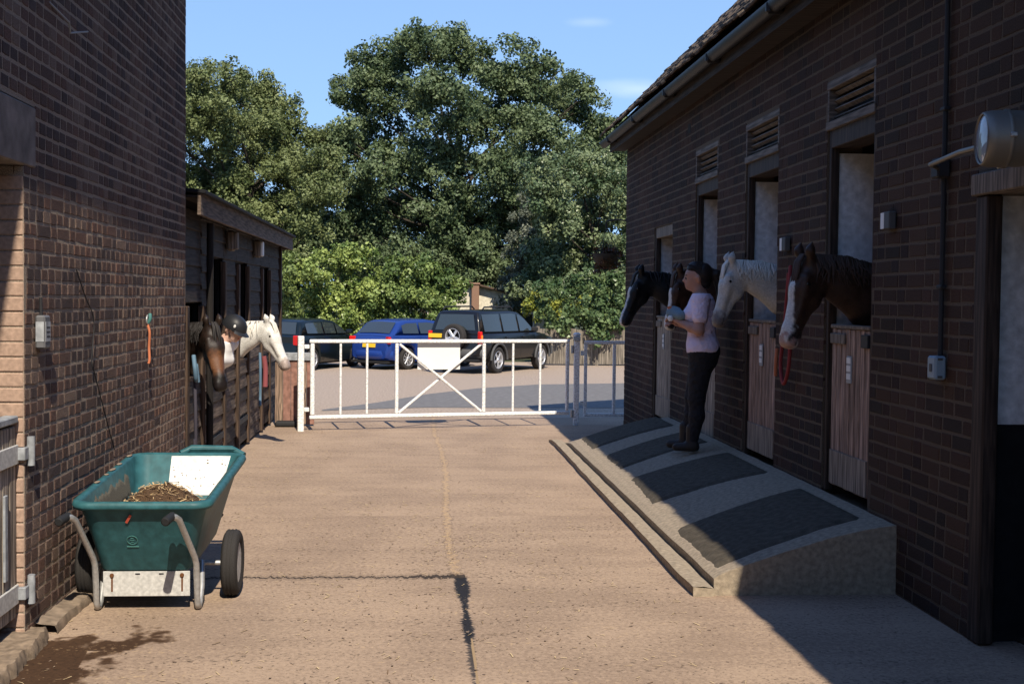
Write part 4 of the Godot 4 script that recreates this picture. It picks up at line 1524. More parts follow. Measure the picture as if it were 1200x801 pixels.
	for s in [[-1.0, -0.265, -0.335], [1.0, 0.245, 0.17]]:
		var hx: float = s[2]
		var lx: float = s[1]
		mb = MB.new()
		mb.tube([Vector3(hx, 0.535, 0.70), Vector3(hx + .01, 0.532, 0.685), Vector3(hx + .025 * (1 if s[0] > 0 else 1), 0.515, 0.66), Vector3(lerpf(hx, lx, .62), 0.40, 0.56), Vector3(lx - .005, 0.29, 0.475), Vector3(lx, 0.25, 0.455), Vector3(lx, 0.15, 0.435), Vector3(lx, 0.045, 0.42), Vector3(lx, 0.02, 0.405), Vector3(lx, 0.014, 0.375), Vector3(lx, 0.03, 0.345), Vector3(lx, 0.10, 0.29), Vector3(lx - .02, 0.205, 0.17)], [0.016], 10)
		put("leg", mb, "galv", o)
		mb = MB.new()
		mb.tube([Vector3(hx - .005, 0.536, 0.675), Vector3(hx - .014, 0.53, 0.80), Vector3(hx - .015, 0.529, 0.806)], [0.021, 0.023, 0.017], 12)
		put("grip", mb, "grip", o)
	# axle and wheels
	mb = MB.new()
	mb.tube([Vector3(-0.38, 0.178, 0.08), Vector3(0.35, 0.178, 0.08)], [0.014], 10)
	put("axle", mb, "galv", o)
	for x in [-0.382, 0.375]:
		mb = MB.new()
		var wx := Transform3D(Basis(Vector3(0, 1, 0), Vector3(1, 0, 0), Vector3(0, 0, -1)), Vector3(x, 0.18, 0.08))
		var prof := [Vector2(0.105, -0.03), Vector2(0.125, -0.042), Vector2(0.155, -0.043), Vector2(0.172, -0.033)]
		for q in [-0.026, -0.018, -0.017, -0.009, -0.008, 0.0, 0.001, 0.009, 0.010, 0.018, 0.019, 0.027]:
			prof.append(Vector2(0.1785 if prof.size() % 4 < 2 else 0.1745, q))
		prof.append_array([Vector2(0.172, 0.033), Vector2(0.155, 0.043), Vector2(0.125, 0.042), Vector2(0.105, 0.03)])
		mb.lathe(prof, wx, 30, 0)
		var w := put("wheel", mb, "tyre", o)
		mb = MB.new()
		mb.lathe([Vector2(0.108, -0.032), Vector2(0.10, -0.02), Vector2(0.05, -0.008), Vector2(0.03, -0.03), Vector2(0.03, 0.03), Vector2(0.05, 0.012), Vector2(0.10, 0.022), Vector2(0.108, 0.032)], wx, 24, 3)
		put("rim", mb, "galv_matt", w)
		mb = MB.new()
		for i in 5:
			var a := TAU * i / 5
			mb.box(wx * T(Vector3(cos(a) * .075, .018, sin(a) * .075), Vector3(0, -a, 0)), Vector3(.03, .006, .012), .002)
		put("spoke_slot", mb, "cable", w)
	# muck in the tub
	mb = MB.new()
	var f := noise(7.0, 4, 3)
	g = []
	for i in 26:
		var row := PackedVector3Array()
		for k in 20:
			var u := i / 25.0
			var q := k / 19.0
			var hgt := 0.33 + 0.25 * pow(sin(PI * clampf(q * 0.85 + 0.13, 0, 1)), 0.8) * pow(sin(PI * clampf(u * .9 + 0.05, 0, 1)), 0.7)
			var x := lerpf(-0.255, 0.235, q)
			var z := lerpf(-0.54, 0.40, u)
			row.append(org + Vector3(x, hgt + f.get_noise_2d(x * 6, z * 6) * 0.03, z))
		g.append(row)
	mb.grid(g, false, Vector3.UP)
	tag(put("muck_heap", mb, "manure"), "heap of brown muck and bedding in the green wheelbarrow", "muck heap")
	var b := MB.new()
	b.tri(Vector3(-0.5, 0, -0.5), Vector3(0.5, 0.2, -0.4), Vector3(0.46, 0.2, 0.5), Vector3.UP)
	b.tri(Vector3(-0.5, 0, -0.5), Vector3(0.46, 0.2, 0.5), Vector3(-0.5, 0.1, 0.4), Vector3.UP)
	var wv := []
	var cv := []
	for i in 700:
		var p: Vector3 = g[r.randi_range(2, 23)][r.randi_range(2, 17)] + Vector3(r.randf_range(-.02, .02), 0.004, r.randf_range(-.02, .02))
		var l := r.randf_range(.015, .05)
		wv.append(Transform3D(Basis.from_euler(Vector3(r.randf_range(-.5, .5), r.randf() * TAU, r.randf_range(-.5, .5))) * Basis.from_scale(Vector3(l, .01, r.randf_range(.003, .008))), p))
		cv.append(lin(.58, .42, .22).lerp(lin(.20, .12, .06), r.randf()))
	tag(many("bedding_straw", b.mesh(), "straw", wv, cv), "straw and shavings on top of the muck in the wheelbarrow", "straw", "", "stuff")


# ---------------------------------------------------------------- beyond the gate
func background() -> void:
	var o := thing("board_fence", "weathered close board fence along the far side of the car park", "fence", Vector3(3.75, -0.42, -38.7))
	var r := RandomNumberGenerator.new()
	r.seed = 14
	for i in 6:
		var mb := MB.new()
		for k in 17:
			mb.abox(Vector3(i * 1.83 + 0.06 + k * 0.104, 0.04, r.randf_range(-.005, .005)), Vector3(i * 1.83 + 0.06 + k * 0.104 + 0.098, 1.12 + r.randf_range(-.02, .02), 0.02))
		put("fence_panel", mb, "fence", o)
		mb = MB.new()
		mb.abox(Vector3(i * 1.83 - 0.05, 0, -0.03), Vector3(i * 1.83 + 0.05, 1.2, 0.055), 0.006)
		put("fence_post", mb, "fence", o)
	# bungalow half hidden behind the laurels
	o = thing("cream_house", "cream walled bungalow with brown roof and brick chimney behind the hedge", "house", Vector3(1.72, -0.43, -49.0))
	o.scale = Vector3.ONE * 0.8
	var m := MB.new()
	m.abox(Vector3(-1.6, 0, -6), Vector3(5.0, 2.15, 0), 0.0)
	m.prism(PackedVector2Array([Vector2(-1.6, 2.15), Vector2(5.0, 2.15), Vector2(0.4, 3.25)]), 0.2, T(Vector3(0, 0, -0.1)))
	put("wall", m, "cream", o)
	m = MB.new()
	var e := Vector2(4.6, -1.1)
	m.box(T(Vector3(2.75, 2.74, -2.9), Vector3(0, 0, atan2(-1.1, 4.6))), Vector3(5.2, 0.1, 6.6), 0.02)
	m.box(T(Vector3(-0.75, 2.74, -2.9), Vector3(0, 0, atan2(1.1, 2.0))), Vector3(2.75, 0.1, 6.6), 0.02)
	var roof := put("roof", m, "roof_brown", o)
	m = MB.new()
	m.abox(Vector3(0.52, 0.0, 0.02), Vector3(0.88, 3.2, 0.5), 0.02)
	m.abox(Vector3(0.48, 3.2, -0.03), Vector3(0.92, 3.3, 0.55), 0.02)
	put("chimney", m, "chimney_brick", roof)
	m = MB.new()
	m.tube([Vector3(1.15, 1.9, 0.03), Vector3(1.15, 1.9, 0.1)], [0.12], 12)
	put("flue", m, "plastic_grey", o)
	m = MB.new()
	m.abox(Vector3(2.2, 0.9, -0.02), Vector3(3.6, 1.9, 0.03), 0.01)
	var wn := put("window", m, "label_white", o)
	m = MB.new()
	m.abox(Vector3(2.28, 0.98, 0.032), Vector3(3.52, 1.82, 0.036))
	put("pane", m, "car_glass", wn)


# ---------------------------------------------------------------- trees and bushes
func clump(leaves: int, size: float, seedv: int, wide := 0.55) -> ArrayMesh:
	var r := RandomNumberGenerator.new()
	r.seed = seedv
	var mb := MB.new()
	for i in leaves:
		var d := Vector3(r.randfn(), r.randfn(), r.randfn()).normalized()
		var p := d * pow(r.randf(), 0.45)
		var out := (d + Vector3(0, 0.5, 0) + Vector3(r.randfn(), r.randfn(), r.randfn()) * 0.55).normalized()
		var a := out.cross(Vector3(r.randfn(), r.randfn(), r.randfn())).normalized()
		var b := out.cross(a)
		var l := size * r.randf_range(0.7, 1.25)
		var tip := p + a * l - out * l * 0.18
		var base := p - a * l * 0.5
		var s1 := p + b * l * wide + out * l * 0.08
		var s2 := p - b * l * wide + out * l * 0.08
		mb.tri(base, s1, tip, out + b * .3)
		mb.tri(base, tip, s2, out - b * .3)
	return mb.mesh()


func tree(called: String, label: String, category: String, base: Vector3, lobes: Array, per: float, csize: float, leaf: float, leaves: int, ca: Color, cb: Color, material: String, seedv: int, trunk := 0.3, group := "") -> void:
	var o := thing(called, label, category, base, group)
	var r := RandomNumberGenerator.new()
	r.seed = seedv
	var w := []
	var c := []
	for l in lobes:
		var ctr := Vector3(l[0], l[1], l[2]) - base
		var rad: float = l[3]
		var lobe_tone := r.randf_range(-.12, .12)
		var n := int(per * rad * rad / (csize * csize) + 4)
		# boughs: smaller tufts over the lobe, with gaps between them
		var tufts := []
		for i in int(11 + 9 * rad):
			var d := Vector3(r.randfn(), r.randfn() * 0.9 + 0.15, r.randfn()).normalized()
			tufts.append([ctr + d * rad * r.randf_range(.45, 1.0) * Vector3(1, .86, 1), rad * r.randf_range(.30, .46), r.randf_range(-.15, .15)])
		for i in n:
			var t: Array = tufts[r.randi() % tufts.size()]
			var d := Vector3(r.randfn(), r.randfn() * 0.8 + 0.25, r.randfn()).normalized()
			var p: Vector3 = t[0] + d * t[1] * pow(r.randf(), 0.4) * Vector3(1.15, .75, 1.15)
			var s := csize * r.randf_range(0.5, 1.0)
			w.append(Transform3D(Basis.from_euler(Vector3(r.randf() * TAU, r.randf() * TAU, r.randf() * TAU)) * Basis.from_scale(Vector3.ONE * s), p))
			c.append(ca.lerp(cb, clampf(r.randf() + lobe_tone + t[2], 0, 1)))
	put_trunk(o, lobes, base, trunk, r)
	tag(many("crown", clump(leaves, leaf / csize, seedv), material, w, c, o), "", "", "", "stuff")


func put_trunk(o: Node3D, lobes: Array, base: Vector3, trunk: float, r: RandomNumberGenerator) -> void:
	if trunk <= 0.0: return
	var mb := MB.new()
	var top := Vector3.ZERO
	var mean := Vector3.ZERO
	for l in lobes:
		var p := Vector3(l[0], l[1], l[2]) - base
		mean += p
		if p.y > top.y: top = p
	mean /= lobes.size()
	var pts := [Vector3(0, -0.15, 0), Vector3(trunk * .2, top.y * .12, 0), Vector3(mean.x * .3, top.y * .3, mean.z * .3), Vector3(mean.x * .6, mean.y, mean.z * .6), top.lerp(mean, .25)]
	mb.tube(pts, [trunk * 1.35, trunk, trunk * .8, trunk * .5, trunk * .1], 10)
	put("trunk", mb, "bark", o)
	mb = MB.new()
	for l in lobes:
		var p := Vector3(l[0], l[1], l[2]) - base
		var t := clampf(p.y / top.y * 0.75, 0.18, 0.85)
		var f: Vector3 = (pts[2] as Vector3).lerp(pts[3], clampf((t - .3) / .4, 0, 1)) if t > .3 else (pts[1] as Vector3).lerp(pts[2], clampf((t - .12) / .2, 0, 1))
		var mid := f.lerp(p, 0.5) + Vector3(r.randf_range(-.3, .3), -0.25 + r.randf_range(-.2, .2), r.randf_range(-.3, .3))
		mb.tube([f, mid, p], [trunk * .22, trunk * .13, trunk * .03], 6)
		for q in 3:
			var e: Vector3 = p + Vector3(r.randfn(), r.randfn() * .6 + .3, r.randfn()).normalized() * l[3] * .85
			mb.tube([mid.lerp(p, .5), p.lerp(e, .5) + Vector3(0, -.08, 0), e], [trunk * .06, trunk * .04, trunk * .015], 5)
	put("limbs", mb, "bark", o)


func trees() -> void:
	tree("oak_tree", "tallest tree, a broad dark green oak filling the middle beyond the car park", "tree", Vector3(2.4, -0.43, -54.5), L_OAK, 9.0, 0.5, 0.115, 84, lin(.052, .082, .036), lin(.14, .18, .085), "leaf", 101, 0.42)
	tree("oak_tree", "yellower green tree at the left rising above the timber stable roof", "tree", Vector3(-7.2, -0.43, -51.5), L_LEFT, 9.0, 0.45, 0.10, 80, lin(.075, .10, .034), lin(.18, .21, .085), "leaf", 102, 0.33)
	tree("young_oak", "rounded mid green tree partly behind the right brick block", "tree", Vector3(6.8, -0.43, -45.8), L_RIGHT, 7.5, 0.38, 0.095, 76, lin(.068, .105, .05), lin(.21, .25, .125), "leaf_gloss", 103, 0.2)
	tree("grey_conifer", "slim grey green conifer between the oak and the house", "tree", Vector3(3.9, -0.43, -48.0), L_CONIF, 4.2, 0.28, 0.09, 60, lin(.075, .09, .065), lin(.16, .175, .13), "leaf", 104, 0.12)
	tree("yellow_shrub", "yellow green variegated shrub above the fence at the right", "shrub", Vector3(4.9, -0.42, -43.1), L_YEL, 3.6, 0.26, 0.10, 40, lin(.13, .16, .03), lin(.34, .34, .06), "leaf_gloss", 105, 0.07)
	tree("laurel_bush", "bright glossy laurel bush behind the dark green car", "shrub", Vector3(-3.2, -0.42, -43.2), L_L1, 6.0, 0.28, 0.10, 52, lin(.09, .14, .035), lin(.30, .36, .10), "leaf_gloss", 106, 0.1, "laurels along the car park")
	tree("laurel_bush", "darker glossy laurel bush behind the blue car", "shrub", Vector3(0.6, -0.42, -43.4), L_L2, 6.0, 0.28, 0.10, 52, lin(.06, .10, .03), lin(.21, .27, .08), "leaf_gloss", 107, 0.1, "laurels along the car park")
	tree("hedge_bush", "pale green bush at the end of the timber stable", "shrub", Vector3(-4.6, -0.42, -41.9), L_HED, 5.5, 0.28, 0.09, 52, lin(.08, .115, .03), lin(.20, .25, .08), "leaf_gloss", 108, 0.08)
	tree("bramble_bush", "leafy bramble hanging over the board fence at the right", "shrub", Vector3(6.0, -0.42, -39.3), [[4.5, .95, -38.9, .55], [5.2, 1.1, -39.1, .7], [6.0, .9, -38.8, .6], [6.8, 1.15, -39.0, .8], [7.7, 1.0, -38.9, .75], [8.6, 1.2, -39.1, .8], [9.6, 1.1, -39.0, .8], [7.2, .45, -38.5, .35], [5.6, .5, -38.45, .3], [4.3, 1.6, -39.6, .7], [5.6, 1.9, -39.8, .9], [7.0, 2.0, -39.8, .9]], 4.0, 0.24, 0.10, 40, lin(.05, .09, .035), lin(.14, .19, .075), "leaf_gloss", 109, 0.05)
	# further trees close the view behind the oak
	var r := RandomNumberGenerator.new()
	r.seed = 60
	var labs := ["dark tree far behind the timber stable roof", "dark tree far behind the left hand oak", "dark tree in the gap between the two oaks", "dark tree far behind the middle of the big oak", "dark tree far behind the cream house", "dark tree far behind the right brick block"]
	var xs := [-15.0, -10.2, -5.2, 0.6, 6.4, 12.5]
	for i in 6:
		var l := []
		var h: float = [7.0, 6.0, 5.0, 5.8, 6.2, 6.5][i]
		for k in 15:
			var a := r.randf() * TAU
			var y := r.randf_range(0.6, h)
			var q: float = 3.1 * sqrt(1.0 - pow(absf(y / h - 0.4) / 0.75, 2.0))
			l.append([xs[i] + cos(a) * q, y, -68.0 + sin(a) * q * .6, r.randf_range(1.3, 1.9)])
		tree("distant_tree", labs[i], "tree", Vector3(xs[i], -0.43, -68.0), l, 5.5, 0.6, 0.15, 60, lin(.04, .066, .028), lin(.10, .135, .06), "leaf", 200 + i, 0.3, "trees beyond the oaks")


# ---------------------------------------------------------------- cars
func pl(a: Array, x: float) -> float:   # piecewise linear
	if x <= a[0][0]: return a[0][1]
	for i in a.size() - 1:
		if x <= a[i + 1][0]:
			return lerpf(a[i][1], a[i + 1][1], (x - a[i][0]) / (a[i + 1][0] - a[i][0]))
	return a[-1][1]


func car(label: String, paint: String, at: Vector3, yaw_deg: float, P: Dictionary) -> Node3D:
	var o := thing("parked_car", label, "car", at, "cars parked beyond the gate")
	o.rotation.y = deg_to_rad(90.0 - yaw_deg)
	var L: float = P.L
	var W: float = P.W
	var H: float = P.H
	var R: float = P.R
	var wx: Array = P.wheels
	var belt := func(x: float) -> float: return pl(P.top, x)
	var roof := func(x: float) -> float: return pl(P.roof, x)
	var hw := func(x: float) -> float:
		var e: float = absf(x) / (L * 0.5)
		return W * 0.5 * (1.0 - 0.13 * pow(e, 5.0))
	# lower body
	var xs := []
	for i in 33:
		xs.append(-L * 0.5 + L * i / 32.0)
	for c in wx:
		for i in 13:
			xs.append(c + (R + 0.055) * (i - 6) / 6.0)
	xs.append_array([-L * .5 + .015, L * .5 - .015, -L * .5 + .04, L * .5 - .04])
	xs.sort()
	var rows := []
	for x in xs:
		var w: float = hw.call(x)
		var yt: float = belt.call(x)
		var yb: float = P.sill + 0.12 * pow(absf(x) / (L * .5), 6.0)
		for c in wx:
			var q: float = (R + 0.055) * (R + 0.055) - (x - c) * (x - c)
			if q > 0.0: yb = maxf(yb, R + sqrt(q))
		yb = minf(yb, yt - 0.12)
		var e: float = clampf((L * .5 - absf(x)) / 0.10, 0.0, 1.0)
		var rnd: float = 0.86 + 0.14 * sqrt(e)
		w *= rnd
		var half := [Vector2(0.0, yb), Vector2(w * .82, yb), Vector2(w * .975, yb + .03), Vector2(w, lerpf(yb, yt, .42)), Vector2(w * .99, lerpf(yb, yt, .72)), Vector2(w * .965, yt - .035), Vector2(w * .91, yt), Vector2(0.0, yt + .025)]
		var row := PackedVector3Array()
		for p in half:
			row.append(Vector3(x, p.y, p.x))
		for i in range(6, 0, -1):
			row.append(Vector3(x, half[i].y, -half[i].x))
		rows.append(row)
	var mb := MB.new()
	mb.grid(rows, true, Vector3.ZERO, 3)
	put("body", mb, paint, o)
	# cabin
	rows = []
	var x0: float = P.roof[0][0]
	var x1: float = P.roof[-1][0]
	var tum := func(x: float, y: float) -> float:
		return (hw.call(clampf(x, -L * .44, L * .44)) as float) * .935 - 0.17 * clampf((y - belt.call(x)) / (H - belt.call(0.0)), 0.0, 1.1)
	for i in 37:
		var x := lerpf(x0, x1, i / 36.0)
		var yb: float = (belt.call(x) as float) - .03
		var yr: float = maxf(roof.call(x), yb + .01)
		var ye := maxf(yr - .07, yb + .005)
		var half := [Vector2(0, yb), Vector2(tum.call(x, yb), yb), Vector2(tum.call(x, ye), ye), Vector2((tum.call(x, yr) as float) - .035, yr - .018), Vector2((tum.call(x, yr) as float) - .12, yr), Vector2(0, yr + .02)]
		var row := PackedVector3Array()
		for p in half:
			row.append(Vector3(x, p.y, p.x))
		for k in range(4, 0, -1):
			row.append(Vector3(x, half[k].y, -half[k].x))
		rows.append(row)
	mb = MB.new()
	mb.grid(rows, true, Vector3.ZERO, 3)
	put("cabin", mb, paint, o)
	for s in [-1.0, 1.0]:
		for wd in P.windows:
			mb = MB.new()
			rows = []
			for i in 13:
				var x := lerpf(wd[0], wd[1], i / 12.0)
				var yb: float = (belt.call(x) as float) + .045
				var yt: float = maxf((roof.call(x) as float) - .095, yb + .004)
				var row := PackedVector3Array()
				for k in 6:
					var y := lerpf(yb, yt, k / 5.0)
					row.append(Vector3(x, y, s * ((tum.call(x, y) as float) + .007)))
				rows.append(row)
			mb.grid(rows, false, Vector3(0, 0.1, s))
			put("side_window", mb, "car_glass", o)
		# door shut lines, handles, mirror
		for x in P.shuts:
			mb = MB.new()
			var y0: float = P.sill + .06
			rows = []
			for i in 8:
				var y := lerpf(y0, (belt.call(x) as float) - .05, i / 7.0)
				var t: float = (y - P.sill) / ((belt.call(x) as float) - P.sill)
				var k: float = lerpf(.975, 1.0, clampf(t / .42, 0, 1)) if t < .42 else lerpf(1.0, .962, (t - .42) / .58)
				var z: float = s * ((hw.call(x) as float) * k + .003)
				rows.append(PackedVector3Array([Vector3(x - .005, y, z), Vector3(x + .005, y, z)]))
			mb.grid(rows, false, Vector3(0, 0, s))
			put("door_gap", mb, "plastic_black", o)
		mb = MB.new()
		for x in P.shuts.slice(0, 2):
			mb.abox(Vector3(x + .08, (belt.call(0) as float) - .13, s * (W * .5 - .022)), Vector3(x + .25, (belt.call(0) as float) - .10, s * (W * .5 + .012)), .008)
		put("door_handle", mb, paint, o)
		mb = MB.new()
		mb.box(T(Vector3(x1 - .42, (belt.call(.6) as float) + .09, s * (W * .5 + .07)), Vector3(0, s * .3, 0)), Vector3(.09, .13, .19), .035)
		put("mirror", mb, paint if not P.has("cladding") else "plastic_black", o)
		# lamps
		mb = MB.new()
		for q in P.tail:
			mb.box(T(Vector3(-L * .5 + q[0], q[1], s * q[2]), Vector3(0, s * -.35, 0)), Vector3(q[3], q[4], q[5]), .02)
		put("tail_lamp", mb, "lamp_red", o)
		mb = MB.new()
		var q0: Array = P.tail[0]
		mb.box(T(Vector3(-L * .5 + q0[0] + .012, q0[1] + .01, s * (q0[2] + .012)), Vector3(0, s * -.35, 0)), Vector3(q0[3], q0[4] * .42, q0[5] * .98), .02)
		put("indicator", mb, "lamp_orange", o)
		mb = MB.new()
		mb.box(T(Vector3(L * .5 - .12, P.nose, s * W * .36), Vector3(0, s * .35, .2)), Vector3(.12, .15, .3), .04)
		put("headlight", mb, "car_glass", o)
	# rear glass and windscreen follow the roof profile
	for e in [[P.rear[0], P.rear[1], "rear_window"], [P.front[0], P.front[1], "windscreen"]]:
		rows = []
		for i in 7:
			var t := i / 6.0
			var x := lerpf(e[0][0], e[1][0], t)
			var y := lerpf(e[0][1], e[1][1], t)
			var nx: Vector2 = (Vector2(-(e[1][1] - e[0][1]), e[1][0] - e[0][0])).normalized()
			if e[2] == "windscreen": nx = -nx
			if nx.y < 0.0: nx = -nx
			var w: float = (tum.call(x, y) as float) - .13
			var row := PackedVector3Array()
			for k in 9:
				var z := lerpf(-w, w, k / 8.0)
				var bow := .024 * (1.0 - absf(z) / (w + .05))
				row.append(Vector3(x + nx.x * (.008 + bow * absf(nx.x)), y + nx.y * (.008 + bow), z))
			rows.append(row)
		mb = MB.new()
		mb.grid(rows, false, Vector3(-1 if e[2] == "rear_window" else 1, .5, 0))
		put(e[2], mb, "car_glass", o)
	# bumpers, plate, exhaust side
	for s in [-1.0, 1.0]:
		mb = MB.new()
		rows = []
		for i in 15:
			var t := (i - 7) / 7.0
			var z := t * W * .475
			var x: float = s * (L * .5 + .02 - .16 * pow(absf(t), 4.0))
			rows.append(PackedVector3Array([Vector3(x - s * .12, P.bump[0], z), Vector3(x - s * .01, P.bump[0] + .02, z), Vector3(x + s * .012, (P.bump[0] + P.bump[1]) * .5, z), Vector3(x, P.bump[1] - .01, z), Vector3(x - s * .12, P.bump[1], z)]))
		mb.grid(rows, true, Vector3.ZERO, 3)
		put("bumper", mb, P.bumper, o)
	mb = MB.new()
	mb.box(T(Vector3(-L * .5 + P.plate[0], P.plate[1], P.plate[2]), Vector3(0, 0, P.plate[3])), Vector3(.012, .112, .50), .002)
	put("number_plate", mb, "plate_yellow", o)
	mb = MB.new()
	mb.box(T(Vector3(-L * .5 + P.bump[1] * 0.0 + .12, P.sill + .02, 0)), Vector3(.3, .06, W * .8))
	mb.abox(Vector3(-L * .46, P.sill - .05, -W * .36), Vector3(L * .46, P.sill + .1, W * .36))
	put("underbody", mb, "plastic_black", o)
	for c in wx:
		for s in [-1.0, 1.0]:
			wheel(o, Vector3(c, R, s * (W * .5 - .11)), R, s, P.spokes)
	return o


func wheel(o: Node3D, at: Vector3, R: float, s: float, spokes: int, upright := false) -> void:
	var bs := Basis(Vector3(1, 0, 0), Vector3(0, 0, s), Vector3(0, -s, 0))
	if upright:
		bs = Basis(Vector3(0, 0, 1), Vector3(-1, 0, 0), Vector3(0, -1, 0))
	var x := Transform3D(bs, at)
	var mb := MB.new()
	mb.lathe([Vector2(R * .64, -.09), Vector2(R * .9, -.1), Vector2(R * .985, -.08), Vector2(R, -.05), Vector2(R, .05), Vector2(R * .985, .08), Vector2(R * .9, .1), Vector2(R * .66, .092), Vector2(R * .62, .05)], x, 28, 0)
	var w := put("wheel", mb, "tyre", o)
	mb = MB.new()
	mb.lathe([Vector2(R * .66, .088), Vector2(R * .64, .096), Vector2(R * .60, .088), Vector2(R * .585, .03), Vector2(R * .57, -.06)], x, 28, 0)
	for i in spokes:
		var a := TAU * (i + .25) / spokes
		mb.box(x * T(Vector3(cos(a) * R * .34, .072, sin(a) * R * .34), Vector3(0, -a, 0)), Vector3(R * .56, .02, R * (.2 if spokes < 6 else .12)), .008)
	mb.lathe([Vector2(R * .18, .05), Vector2(R * .17, .092), Vector2(0.01, .098)], x, 16, 0)
	put("rim", mb, "alloy", w)
	mb = MB.new()
	mb.lathe([Vector2(R * .585, .0), Vector2(R * .3, .005), Vector2(0.01, .01)], x, 20, 0)
	put("brake", mb, "plastic_black", w)


func cars() -> void:
	var hatch := {"L": 4.0, "W": 1.72, "H": 1.44, "R": 0.305, "sill": 0.2, "wheels": [-1.27, 1.27], "nose": 0.66, "spokes": 9,
		"top": [[-2.0, .52], [-1.97, .80], [-1.90, .96], [-1.8, .985], [.8, .95], [1.15, .91], [1.7, .78], [1.93, .62], [2.0, .45]],
		"roof": [[-1.9, .95], [-1.80, 1.0], [-1.45, 1.33], [-1.2, 1.40], [-.3, 1.42], [.25, 1.36], [.55, 1.22], [1.1, .91]],
		"rear": [[-1.80, 1.02], [-1.47, 1.325]], "front": [[1.02, .955], [.33, 1.325]],
		"windows": [[-1.42, -.78], [-.70, .05], [.13, .88]], "shuts": [-.74, .10, .95], "tail": [[.055, .83, .70, .09, .2, .2]],
		"bump": [.26, .54], "plate": [-.005, .68, 0.0, -.12], "bumper": "paint_blue"}
	var blue := car("blue hatchback parked between the dark green car and the black 4x4", "paint_blue", Vector3(0.02, -0.42, -37.4), 42.0, hatch)
	hatch = hatch.duplicate(true)
	hatch.tail = [[.05, .84, .70, .12, .27, .24]]
	hatch.bumper = "plastic_black"
	hatch.roof = [[-1.97, .93], [-1.86, 1.0], [-1.62, 1.33], [-1.4, 1.40], [-.3, 1.42], [.25, 1.36], [.55, 1.22], [1.1, .91]]
	hatch.rear = [[-1.87, 1.0], [-1.64, 1.325]]
	hatch.windows = [[-1.5, -.62], [-.54, .12], [.2, .88]]
	car("dark green hatchback parked furthest left, its orange and red tail lamp showing", "paint_green", Vector3(-3.05, -0.42, -36.6), 24.0, hatch)
	var suv := {"L": 4.35, "W": 1.80, "H": 1.74, "R": 0.365, "sill": 0.36, "wheels": [-1.28, 1.28], "nose": 0.85, "spokes": 5, "cladding": true,
		"top": [[-2.17, .62], [-2.15, 1.10], [1.0, 1.09], [1.3, 1.06], [1.95, .95], [2.12, .80], [2.17, .62]],
		"roof": [[-2.15, 1.09], [-2.10, 1.3], [-2.02, 1.64], [-1.9, 1.70], [-.3, 1.72], [.15, 1.68], [.42, 1.55], [1.08, 1.07]],
		"rear": [[-2.125, 1.18], [-2.03, 1.60]], "front": [[1.0, 1.13], [.42, 1.56]],
		"windows": [[-1.88, -1.02], [-.92, -.08], [.02, .82]], "shuts": [-.97, -.03, .93], "tail": [[.05, .98, .78, .09, .34, .13]],
		"bump": [.42, .68], "plate": [-.01, 1.02, -.56, -.04], "bumper": "plastic_grey"}
	var s := car("black 4x4 with a spare wheel on its back door, parked furthest right", "paint_black", Vector3(2.22, -0.42, -35.9), 33.0, suv)
	wheel(s, Vector3(-2.28, 1.0, .06), 0.35, 1.0, 5, true)
	for z in [-.62, .62]:
		var mb := MB.new()
		mb.tube([Vector3(-1.75, 1.72, z), Vector3(-1.65, 1.80, z), Vector3(-.2, 1.81, z), Vector3(-.05, 1.72, z)], [.022], 8)
		put("roof_rail", mb, "plastic_black", s)
	for z in [-.905, .905]:
		for c in [-1.28, 1.28]:
			var mb := MB.new()
			var pts := []
			for i in 13:
				var a := PI * i / 12.0
				pts.append(Vector3(c + cos(a) * .445, .365 + sin(a) * .445, z))
			mb.tube(pts, [.035], 6)
			put("arch_trim", mb, "plastic_grey", s)


